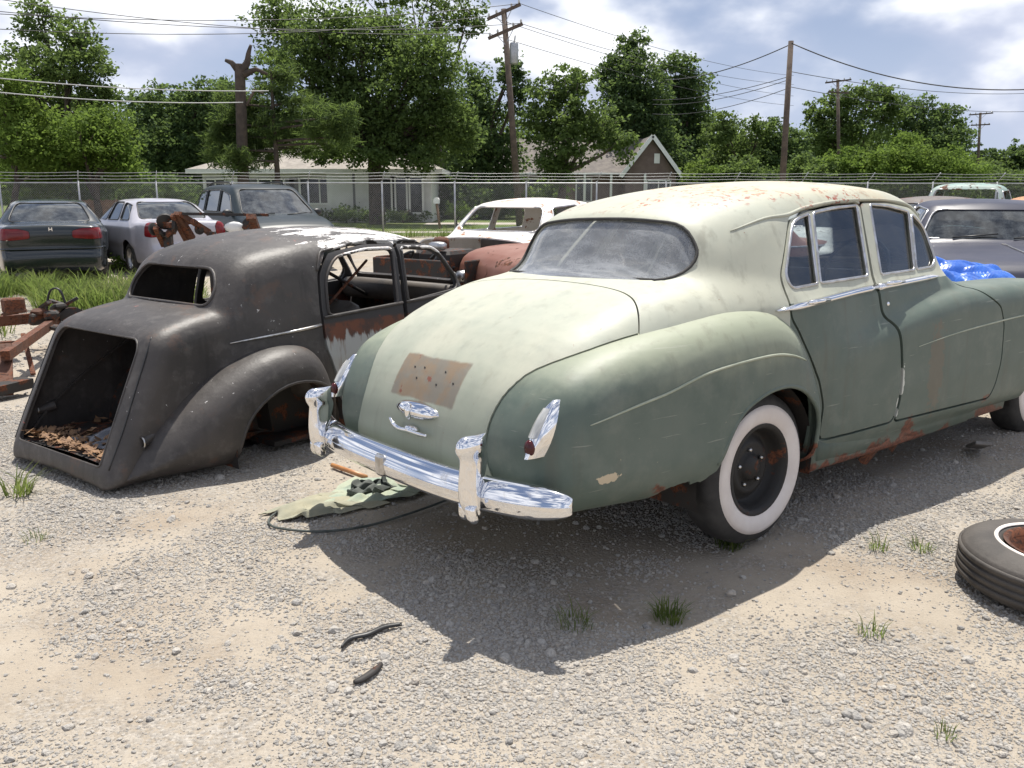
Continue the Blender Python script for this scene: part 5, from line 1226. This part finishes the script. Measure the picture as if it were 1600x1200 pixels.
tree('broadleaf_tree', 'low wood edge tree left of the plain pole', 60, 1140, [(1128, 205, 32, 30), (1160, 240, 46, 44), (1120, 262, 46, 32), (1185, 202, 26, 20)], 'leaf_mid', .23, .2, 2.3, group=G1)
tree('broadleaf_tree', 'low dark tree directly behind the plain pole', 62, 1214, [(1200, 208, 28, 22), (1232, 225, 30, 28), (1205, 255, 48, 38), (1250, 262, 36, 30)], 'leaf_dark', .23, .2, 2.3, group=G1)
tree('broadleaf_tree', 'spreading tree around the far crossarm pole', 82, 1330, [(1276, 178, 26, 20), (1310, 162, 34, 26), (1355, 152, 40, 26), (1385, 172, 32, 34), (1330, 200, 60, 40), (1290, 222, 40, 34)], 'leaf_mid', .30, .3, 2.4, group=G1)
tree('broadleaf_tree', 'dark rounded tree on the right, left of the farthest pole', 84, 1450, [(1440, 172, 42, 26), (1478, 185, 32, 26), (1495, 212, 28, 26), (1420, 200, 46, 36), (1465, 225, 50, 34)], 'leaf_dark', .30, .3, 2.4, group=G1)
tree('broadleaf_tree', 'far low tree left of the right edge', 100, 1545, [(1540, 238, 20, 16), (1552, 255, 30, 22)], 'leaf_dark', .34, .2, 2.4, group=G1)
tree('broadleaf_tree', 'far low tree at the right edge', 98, 1592, [(1592, 238, 28, 20), (1620, 250, 34, 26), (1578, 262, 26, 20)], 'leaf_dark', .34, .2, 2.4, group=G1)
G2 = 'shrubs beyond the fence'
for k, (lab, Y, bp, bl, mt) in enumerate((
    ('bright shrub just right of the brown house', 50, 1105, [(1095, 272, 32, 20), (1125, 278, 34, 18)], 'leaf_bright'),
    ('mid green shrub below the wood edge tree', 49, 1165, [(1160, 268, 38, 26), (1190, 280, 36, 18)], 'leaf_mid'),
    ('shrub right of the plain pole base', 48, 1262, [(1255, 262, 36, 24), (1285, 275, 36, 22)], 'leaf_mid'),
    ('bright leafy shrub under the far crossarm pole', 47, 1340, [(1325, 255, 44, 26), (1355, 268, 46, 26)], 'leaf_bright'),
    ('tall bright shrub right of the far crossarm pole', 46, 1410, [(1418, 228, 30, 26), (1400, 255, 44, 34), (1435, 262, 42, 32)], 'leaf_bright'),
    ('bright shrub above the teal pickup', 46, 1480, [(1475, 258, 40, 28), (1510, 270, 40, 22)], 'leaf_bright'),
    ('brownish scrub at the right edge', 60, 1560, [(1545, 278, 44, 20), (1600, 282, 44, 18)], 'leaf_mid'),
    ('dark clipped hedge under the white house window', 43.6, 540, [(520, 336, 20, 10), (548, 334, 26, 13), (575, 338, 22, 9)], 'leaf_dark'),
    ('low hedge under the white house bay', 43.4, 630, [(612, 338, 26, 8), (645, 337, 28, 9)], 'leaf_dark'),
    ('round pale shrub by the mailbox', 40, 716, [(716, 330, 20, 13)], 'leaf_bright'),
    ('dark shrub mass under the oak, left of the pole', 50, 720, [(712, 300, 36, 34), (752, 300, 36, 30), (780, 312, 30, 22)], 'leaf_dark'),
    ('weedy shrub against the brown house', 52, 865, [(862, 300, 26, 24), (820, 310, 26, 16)], 'leaf_mid'),
    ('scrub behind the board fence', 36, 120, [(70, 310, 60, 24), (140, 300, 50, 20), (235, 300, 56, 34), (290, 310, 40, 26)], 'leaf_dark'))):
    if Y > 44.5: bl = bl+[(q[0], 297+2160/Y-.75*q[3], q[2], q[3]) for q in bl]
    tree('shrub', lab, Y, bp, bl, mt, .15 if Y < 47 else .19, .05, 2.6, group=G2, cat='shrub')
r_ = np.random.default_rng(55); fb = []
for px_ in np.arange(-80, 1700, 26):
    top_ = np.interp(px_, [-80, 60, 200, 330, 420, 700, 790, 840, 900, 1000, 1110, 1230, 1290, 1450, 1510, 1700], [150, 160, 172, 150, 160, 150, 185, 215, 190, 170, 190, 212, 205, 205, 240, 245])+r_.uniform(-16, 12); c = at(px_, (top_+300)/2, 100+r_.uniform(-4, 4)); fb.append((c, (2.9, 2.2, (300-top_)/2*100/1350))); fb.append((at(px_+r_.uniform(-8, 8), 303, 99), (2.4, 1.5, 1.5)))
V, F, tn = leaf_mesh(fb, .42, 901, 2.6, False, .5); fw_ = leaf_obj('far_wood', V, F, tn, 'leaf_mid'); fw_['kind'] = 'stuff'; tag(fw_, 'continuous dark belt of far woodland behind the houses', 'woodland')
fb = []
for px_ in np.arange(690, 1700, 15):
    t2_ = np.interp(px_, [690, 800, 1080, 1250, 1420, 1560, 1700], [270, 285, 262, 262, 250, 275, 280])+r_.uniform(-14, 12); Yt = 66+r_.uniform(-4, 3)
    fb += [(at(px_, (t2_+318)/2, Yt), (1.5, 1.2, (318-t2_)/2*Yt/1350)), (at(px_+6, 318, Yt-.5), (1.3, 1.0, .9))]
V, F, tn = leaf_mesh(fb, .26, 902, 2.0, False, .4); fw_ = leaf_obj('thicket', V, F, tn, 'leaf_mid'); fw_['kind'] = 'stuff'; tag(fw_, 'low tangled undergrowth running along behind the houses to the right edge', 'undergrowth')
# pine with long needles, and the dead trunk beside it
tree('pine_tree', 'long needled pine with drooping tufts before the white house roof', 34.5, 432, [(425, 150, 30, 26), (470, 160, 34, 24), (440, 200, 40, 30), (500, 195, 34, 28), (542, 185, 24, 24), (470, 232, 40, 20), (410, 235, 34, 30), (520, 225, 30, 18), (440, 120, 26, 22), (400, 180, 30, 30), (366, 165, 30, 30), (350, 235, 30, 32), (385, 215, 26, 34), (372, 250, 30, 26), (345, 195, 26, 30), (540, 215, 20, 14)], 'leaf_pine', .24, .16, 3.4, True, group=G1, clump=.26)
sb = at(379, 300, 34); sb[2] = 0
SN = thing('dead_tree', 'dead snapped tree trunk with broken limbs standing left of the pine', 'dead tree', tuple(sb))
S3 = lambda px, py: tuple(at(px, py, 34)-sb)
TK = obj('trunk', tube(catmull([(0, 0, -.2), S3(379, 250), S3(377, 180), S3(375, 120), S3(374, 100)], 4), np.interp(np.linspace(0, 1, 17), [0, .2, 1], [.28, .21, .18]), 10), 'bark', SN)
obj('broken_limb', tube(catmull([S3(376, 112), S3(386, 98), S3(388, 84), S3(392, 70)], 3), np.linspace(.17, .05, 10), 7), 'bark', TK)
obj('broken_limb', tube([S3(374, 112), S3(362, 98), S3(352, 94)], [.15, .10, .06], 7), 'bark', TK)
obj('broken_limb', tube([S3(377, 118), S3(400, 108), S3(418, 116)], [.16, .09, .05], 7), 'bark', TK)
obj('bare_branch', tube([S3(385, 165), S3(398, 140), S3(412, 146)], [.06, .05, .02], 6), 'bark_grey', TK)
bb = at(0, 252, 31)
tag(obj('fallen_limb', tube([tuple(at(-30, 258, 31)), tuple(at(20, 240, 31.1)), tuple(at(42, 226, 31.2))], [.09, .08, .04], 7), 'bark_grey'), 'bare grey limb poking through the shrub tree at the left edge', 'branch')

# ------------------------------------------------------------------ things on the ground
def gz(x, y): return float(gh(x, y))
def gp(px, py): 
    u, v = (px-800)/1350, (py-600)/1350; c, s = math.cos(PITCH), math.sin(PITCH); k = CAM_H/(s+c*v); x, y = u*k, (c-s*v)*k; return np.array([x, y, gz(x, y)])
# tyre lying flat
lt = gp(1508, 920); tc_ = np.array([lt[0]+.365, lt[1]-.02, 0])
simple('tyre_worn', (.045, .040, .036), (.075, .066, .058), 6, .75, bump=.2, bscale=50)
TY = thing('loose_tyre', 'worn tyre with thin white stripe and rusty rim lying flat at the right edge', 'tyre', (tc_[0], tc_[1], gz(tc_[0], tc_[1])+.105), rot=(R(90)+.02, .03, .4))
R0, R1, h_ = .37, .205, .10
obj('carcass', lathe([(R1, h_*.6), (R1+.01, h_*.85), (R1+.05, h_*1.02), (R0-.06, h_*.98), (R0-.022, h_*.80), (R0-.014, h_*.72), (R0-.006, h_*.68), (R0, h_*.4), (R0+.002, 0), (R0, -h_*.4), (R0-.006, -h_*.68), (R0-.02, -h_*.8), (R0-.06, -h_*.98), (R1+.05, -h_*1.02), (R1+.01, -h_*.85), (R1, -h_*.6)], 72), 'tyre_worn', TY)
for k in (-.045, -.015, .015, .045): obj('tread_rib', lathe([(R0-.002, k-.011), (R0+.008, k-.009), (R0+.008, k+.009), (R0-.002, k+.011)], 72), 'tyre_worn', TY)
obj('white_stripe', lathe([(R1+.030, -h_*.99), (R1+.032, -h_*1.03), (R1+.043, -h_*1.05), (R1+.046, -h_*1.0)], 60)+lathe([(R1+.030, h_*.99), (R1+.032, h_*1.03), (R1+.043, h_*1.05), (R1+.046, h_*1.0)], 60), 'whitewall_rubber', TY)
obj('rim', lathe([(R1+.012, h_*.98), (R1-.006, h_*.95), (R1-.012, h_*.7), (R1-.035, h_*.5), (R1-.04, -.02), (.12, -.03), (.10, .01), (.05, .012), (.05, -.01), (.03, -.02)], 48)+lathe([(R1+.012, -h_*.98), (R1-.006, -h_*.95), (R1-.012, -h_*.7), (R1-.035, -h_*.5), (R1-.04, -.02)], 48), 'rust_metal', TY)
# rubber strips
def strip(name, label, pts, w0, mat='black_plastic', z=.012, th=.006, cat='strip'):
    P = catmull([tuple(gp(*p)) for p in pts], 5); secs = []
    for i, p in enumerate(P):
        d = P[min(i+1, len(P)-1)]-P[max(i-1, 0)]; n_ = np.array([-d[1], d[0], 0]); n_ /= np.linalg.norm(n_)
        wd = w0*min(1, .35+.9*min(i, len(P)-1-i)/len(P)*3); zz = p+np.array([0, 0, z])
        secs.append([zz-n_*wd, zz-n_*wd+np.array([0, 0, th]), zz+n_*wd*.3+np.array([0, 0, th*2.2]), zz+n_*wd+np.array([0, 0, th]), zz+n_*wd])
    return tag(obj(name, loft(secs), mat), label, cat)
strip('rubber_strip', 'long black curved rubber strip on sunlit gravel', [(534, 1018), (548, 1004), (575, 998), (602, 986), (628, 982)], .011)
strip('rubber_scrap', 'short grey black torn rubber scrap below the long strip', [(553, 1072), (566, 1066), (582, 1056), (597, 1044)], .014, 'dark_steel')
# crumpled cloth, hose and stick
simple('cloth_green', (.26, .32, .26), (.36, .38, .28), 7, .9, bump=.3, bscale=60)
simple('cloth_sand', (.33, .31, .22), (.25, .25, .19), 7, .9, bump=.3, bscale=60)
simple('cloth_dark', (.05, .06, .055), (.10, .11, .10), 9, .9)
rr = np.random.default_rng(21)
def cloth(name, label, corners, mat, amp, seed, n=34):
    C = [gp(*c) for c in corners]; q = np.random.default_rng(seed); ph = q.uniform(0, 6, 8); fr = np.concatenate([q.uniform(3, 8, 4), q.uniform(12, 30, 4)]); an = q.uniform(0, 3.14, 8)
    def f(u, v):
        p = (C[0]*(1-u)+C[1]*u)*(1-v)+(C[3]*(1-u)+C[2]*u)*v
        e = min(u, 1-u, v, 1-v); hsum = sum((1 if i < 4 else .28)*math.sin(fr[i]*(u*math.cos(an[i])+v*math.sin(an[i])*.6)+ph[i]) for i in range(8))
        wob = .03*math.sin(9*u+ph[0])+.02*math.sin(17*v+ph[1])
        return (p[0]+wob*.6, p[1]+wob, p[2]+.012+amp*(.35+.65*min(1, e*8))*abs(hsum)/2.6)
    return tag(obj(name, grid_from(f, n, n), mat, solid=.003), label, 'cloth')
cloth('crumpled_cloth', 'sand coloured crumpled cloth tail on the ground left of the bumper shadow', [(408, 806), (470, 818), (600, 790), (500, 772)], 'cloth_sand', .036, 4, 50)
cloth('crumpled_cloth', 'pale green crumpled cloth heap beneath the chrome bumper', [(480, 796), (640, 776), (668, 762), (560, 742)], 'cloth_green', .062, 5, 50)
cloth('crumpled_cloth', 'dark crumpled rag on top of the pale green cloth', [(545, 775), (600, 772), (625, 756), (560, 752)], 'cloth_dark', .075, 6, 40)
tag(obj('webbing_strap', tube(catmull([tuple(gp(*p)+np.array([0, 0, .015])) for p in ((440, 800), (424, 812), (421, 824), (440, 831), (500, 832), (570, 822), (640, 800), (700, 775))], 6), .006, 6), 'cloth_dark'), 'dark looped strap trailing from the cloth into the shade', 'strap')
tag(obj('copper_pipe', tube([tuple(gp(519, 727)+np.array([0, 0, .02])), tuple(gp(545, 737)+np.array([0, 0, .024])), tuple(gp(572, 746)+np.array([0, 0, .02]))], .014, 8), simple('copper_pipe_mat', (.50, .25, .10), (.38, .17, .07), 12, .45)), 'short orange pipe lying behind the cloth heap', 'pipe')
tag(obj('broken_plank', box(0, 0, 0, .30, .09, .02, .004).tf(tuple(gp(1527, 712)+np.array([0, 0, .07])), rz=1.25, ry=.35), simple('plank_grey', (.22, .21, .20), (.16, .15, .14), 9, .9), smooth=False), 'grey board scrap in the shade under the front door', 'board')
# stripped chassis at the far left
CH = thing('rusty_chassis', 'rusty stripped chassis frame with springs at the left edge', 'chassis', tuple(gp(40, 575)*np.array([1, 1, 0])), rz=.15)
CH.scale = (1, 1, .78); c0 = gp(40, 575); L_ = lambda px, py, z: gp(px, py)-c0*np.array([1, 1, 0])+np.array([0, 0, z])
def rel(p): 
    c, s = math.cos(-.15), math.sin(-.15); return np.array([p[0]*c-p[1]*s, p[0]*s+p[1]*c, p[2]])
def cb(a, b, wd, ht, mat='rust_metal', nm='rail'): return obj(nm, beam(rel(a), rel(b), wd, ht), mat, CH, smooth=False)
cb(L_(-60, 560, .42), L_(120, 535, .40), .06, .13); cb(L_(-60, 600, .36), L_(26, 585, .34), .07, .14)
cb(L_(8, 620, .05), L_(14, 600, .46), .12, .05, nm='upright'); cb(L_(42, 570, .40), L_(52, 585, .02), .04, .03, nm='strut'); cb(L_(15, 610, .40), L_(95, 545, .42), .07, .10, nm='crossmember')
cb(L_(-20, 625, .10), L_(42, 610, .12), .18, .10, 'dark_steel', 'axle_casing')
obj('brake_drum', lathe([(.001, .05), (.13, .05), (.15, .03), (.15, -.05), (.06, -.07), (.001, -.07)], 24).tf(tuple(rel(L_(118, 545, .46))), rz=.5, sc=.8), 'dark_steel', CH, sharp=30)
obj('brake_hose', tube(catmull([tuple(rel(L_(78, 545, .45))), tuple(rel(L_(88, 545, .78))), tuple(rel(L_(104, 545, .80))), tuple(rel(L_(112, 545, .55)))], 5), .012, 6), 'black_plastic', CH)
q = np.random.default_rng(9)
for k in range(14):
    p = rel(L_(q.uniform(0, 110), q.uniform(540, 560), q.uniform(.40, .66)))
    if k % 2: obj('suspension_part', box(0, 0, 0, *q.uniform(.05, .20, 3), .02).tf(tuple(p), rz=q.uniform(0, 3), ry=q.uniform(-.6, .6)), ('dark_steel', 'rust_metal')[k % 3 == 0], CH, smooth=False)
    else: obj('bracket', beam(p, p+np.array([q.uniform(-.35, .35), q.uniform(-.15, .15), q.uniform(-.12, .16)]), .05, .035), ('rust_metal', 'dark_steel')[k % 3 == 0], CH, smooth=False)
# axle wreckage behind the black body
AX = thing('axle_wreckage', 'rusty axle and suspension arms heaped behind the black body roof', 'scrap metal', (at(300, 340, 9.4)[0], 9.4, 0))
ax0 = np.array([at(300, 340, 9.4)[0], 9.4, 0]); A3 = lambda px, py, dy=0.0: at(px, py, 9.4+dy)-ax0
for a, b, w_, h2, mt in (((262, 352), (300, 346), .06, .05, 'rust_metal'), ((276, 333), (300, 372), .07, .05, 'rust_metal'), ((270, 336), (292, 376), .05, .05, 'rust_metal'), ((280, 334), (326, 362), .07, .05, 'rust_metal'), ((243, 356), (256, 384), .05, .04, 'rust_metal'), ((284, 334), (420, 336), .03, .03, 'dark_steel'), ((392, 338), (400, 362), .10, .06, 'rust_metal'), ((300, 345), (330, 366), .05, .05, 'rust_metal')):
    obj('arm', beam(A3(*a), A3(b[0], b[1], .25), w_, h2), mt, AX, smooth=False)
for px_, py_, r_ in ((240, 358, .07), (258, 346, .09), (272, 352, .10), (250, 362, .07), (266, 362, .08), (388, 348, .09), (312, 358, .06)): obj('casting', lathe([(.001, r_*.5), (r_*.5, r_*.5), (r_*.55, r_*.2), (r_, r_*.15), (r_, -r_*.2), (r_*.4, -r_*.4), (.001, -r_*.4)], 14).tf(tuple(A3(px_, py_, .1)), rz=px_, rx=py_), 'dark_steel', AX, sharp=30)
for px_ in (262, 330, 396): obj('stand', beam(A3(px_, 362, .2), A3(px_, 362, .2)*np.array([1, 1, 0]), .08, .08), 'dark_steel', AX, smooth=False)
obj('hub_cap', blob(A3(366, 355, .1), (.11, .03, .06), 6, 12), 'white_trim', AX)
# blue tarpaulin over the engine bay of the green saloon
m, t = newmat('blue_tarp'); nn = t.noise(t.obj, 9, 5)
principled(t, t.mix(t.ramp(nn, .35, .65), (.012, .085, .40), (.03, .14, .55)), .35, 0, t.bump(t.noise(t.obj, 14, 3), .12, .02), .5)
qt = np.random.default_rng(8); ph = qt.uniform(0, 6, 12); fx = qt.uniform(5, 22, 12); fy = qt.uniform(5, 22, 12)
def tarp(u, v):
    x = 2.12+1.35*u; y = -.56+1.12*v; r = sum(abs(math.sin((.25+.04*i)*fx[i]*u+(.25+.04*i)*fy[i]*v+ph[i]))*(1.6-.1*i) for i in range(12))/12
    return (x+.03*math.sin(11*v), y, 1.03+.05*math.sin(math.pi*u)**.5*math.sin(math.pi*v)**.5-.10*abs(2*v-1)**6+.55*(r-.66)+.03*math.sin(7*u+4*v)+.020*abs(math.sin(19*u+13*v+2.2*math.sin(6*v)))+.016*abs(math.sin(27*v-11*u+2*math.sin(7*u)))-.03)
TP = grid_from(tarp, 90, 76)
tag(obj('blue_tarpaulin', M(to_world(SAL, TP.V), TP.F), 'blue_tarp', smooth=False), 'crumpled bright blue tarpaulin spread over the engine bay of the green saloon', 'tarpaulin')
# weeds
def tuft_mesh(spots, seed):
    """spots: x, y, radius, height, blades"""
    r = np.random.default_rng(seed); V = []; F = []; T = []
    for x, y, rad, ht, n in spots:
        a = r.random(n)*6.283; d = rad*np.sqrt(r.random(n)); bx_ = x+d*np.cos(a); by_ = y+d*np.sin(a); hh_ = ht*(.45+.75*r.random(n)); ln = (.3+1.0*r.random(n))*hh_; w_ = np.clip(hh_*.035, .0016, .009)
        a2 = a+r.normal(0, .8, n); bz = gh(bx_, by_)
        for i in range(n):
            t_ = np.array([math.cos(a2[i]), math.sin(a2[i])]); s_ = np.array([-t_[1], t_[0]])*w_[i]; k = len(V)
            m1 = np.array([bx_[i], by_[i]])+t_*ln[i]*.35; e1 = np.array([bx_[i], by_[i]])+t_*ln[i]
            V += [(bx_[i]-s_[0], by_[i]-s_[1], bz[i]-.005), (bx_[i]+s_[0], by_[i]+s_[1], bz[i]-.005), (m1[0]+s_[0]*.8, m1[1]+s_[1]*.8, bz[i]+hh_[i]*.65), (m1[0]-s_[0]*.8, m1[1]-s_[1]*.8, bz[i]+hh_[i]*.65), (e1[0]+s_[0]*.15, e1[1]+s_[1]*.15, bz[i]+hh_[i]), (e1[0]-s_[0]*.15, e1[1]-s_[1]*.15, bz[i]+hh_[i])]
            F += [[k, k+1, k+2, k+3], [k+3, k+2, k+4, k+5]]; c_ = r.random(); T += [c_, c_]
    return np.array(V), np.array(F), np.array(T)
rw = np.random.default_rng(31)
for lab, px, py, rad, ht, n in (('bright green weed tuft at the edge of the saloon shadow', 1047, 954, .06, .06, 150), ('dim weed tuft inside the saloon shadow', 898, 968, .07, .06, 60), ('small weed tuft on sunlit gravel below the shadow edge', 1360, 985, .05, .06, 40), ('small weed tuft right of the whitewall wheel in the sun', 1372, 858, .04, .06, 36), ('tiny weed tuft nearest the loose tyre', 1438, 858, .05, .06, 44), ('thin grass tuft left of the black body', 28, 770, .07, .12, 60), ('small dry tuft low on the left gravel', 60, 838, .06, .05, 30), ('weed tuft nearest the camera at the right', 1478, 1140, .03, .04, 26)):
    p = gp(px, py); V, F, T = tuft_mesh([(p[0], p[1], rad, ht, n)], int(px)); tag(leaf_obj('weed_tuft', V, F, T, 'grass_blade'), lab, 'weed', 'weeds on the gravel')
p = gp(1140, 846); FW = thing('flowering_weed', 'thin weed with tiny yellow flowers before the whitewall wheel', 'weed', tuple(p))
simple('yellow_petal', (.70, .55, .04), (.6, .45, .03), 9, .6)
for k in range(16):
    a = rw.uniform(0, 6.28); hgt_ = rw.uniform(.06, .17); tp_ = np.array([math.cos(a)*hgt_*.45, math.sin(a)*hgt_*.45, hgt_])
    obj('stem', tube([(0, 0, 0), tuple(tp_*np.array([.4, .4, .55])), tuple(tp_)], .0022, 4), 'grass_blade', FW)
    if k % 3 == 0: obj('flower', blob(tp_, (.009, .009, .006), 4, 6), 'yellow_petal', FW)
V, F, T = tuft_mesh([(p[0], p[1], .06, .10, 70)], 77); leaf_obj('foliage', V-p, F, T, 'grass_blade', FW)
# weedy strip round the parked cars
sp_ = []
for k in range(1500):
    y_ = rw.uniform(8.6, 14.5); x_ = -y_*rw.uniform(.36, .74)
    if vnoise(np.array([x_]), np.array([y_]), .8, 9)[0]+.03*(y_-11) > .42: sp_.append((x_, y_, rw.uniform(.06, .22), rw.uniform(.10, .36), int(rw.integers(12, 26))))
for k in range(420):
    x_ = rw.uniform(-26, 12); y_ = 30+(-1.6+4*(x_+27)/40)+rw.normal(0, .25)-.2; sp_.append((x_, y_, .2, rw.uniform(.15, .5), 14))
V, F, T = tuft_mesh(sp_, 5)
o_ = leaf_obj('weedy_grass', V, F, T, 'grass_blade'); o_['kind'] = 'stuff'; tag(o_, 'rough green weeds growing between the parked cars and along the fence foot', 'weeds')
for lab, px, py, ht in (('tall leafy weed against the dark saloon bumper', 138, 432, .55), ('smaller leafy weed left of the tall one', 60, 440, .40), ('leafy weed by the black body roof', 192, 425, .35)):
    b = gp(px, py); T_ = thing('leafy_weed', lab, 'weed', tuple(b), group='leafy weeds in the grass'); bl_ = [(np.array([0, 0, ht*.55]), (ht*.42, ht*.42, ht*.5))]
    V, F, tn = leaf_mesh(bl_, .06, int(px), 2.0, False, .16); leaf_obj('foliage', V, F, tn, 'leaf_bright', T_); obj('stem', tube([(0, 0, 0), (.01, 0, ht*.8)], .008, 5), 'grass_blade', T_)
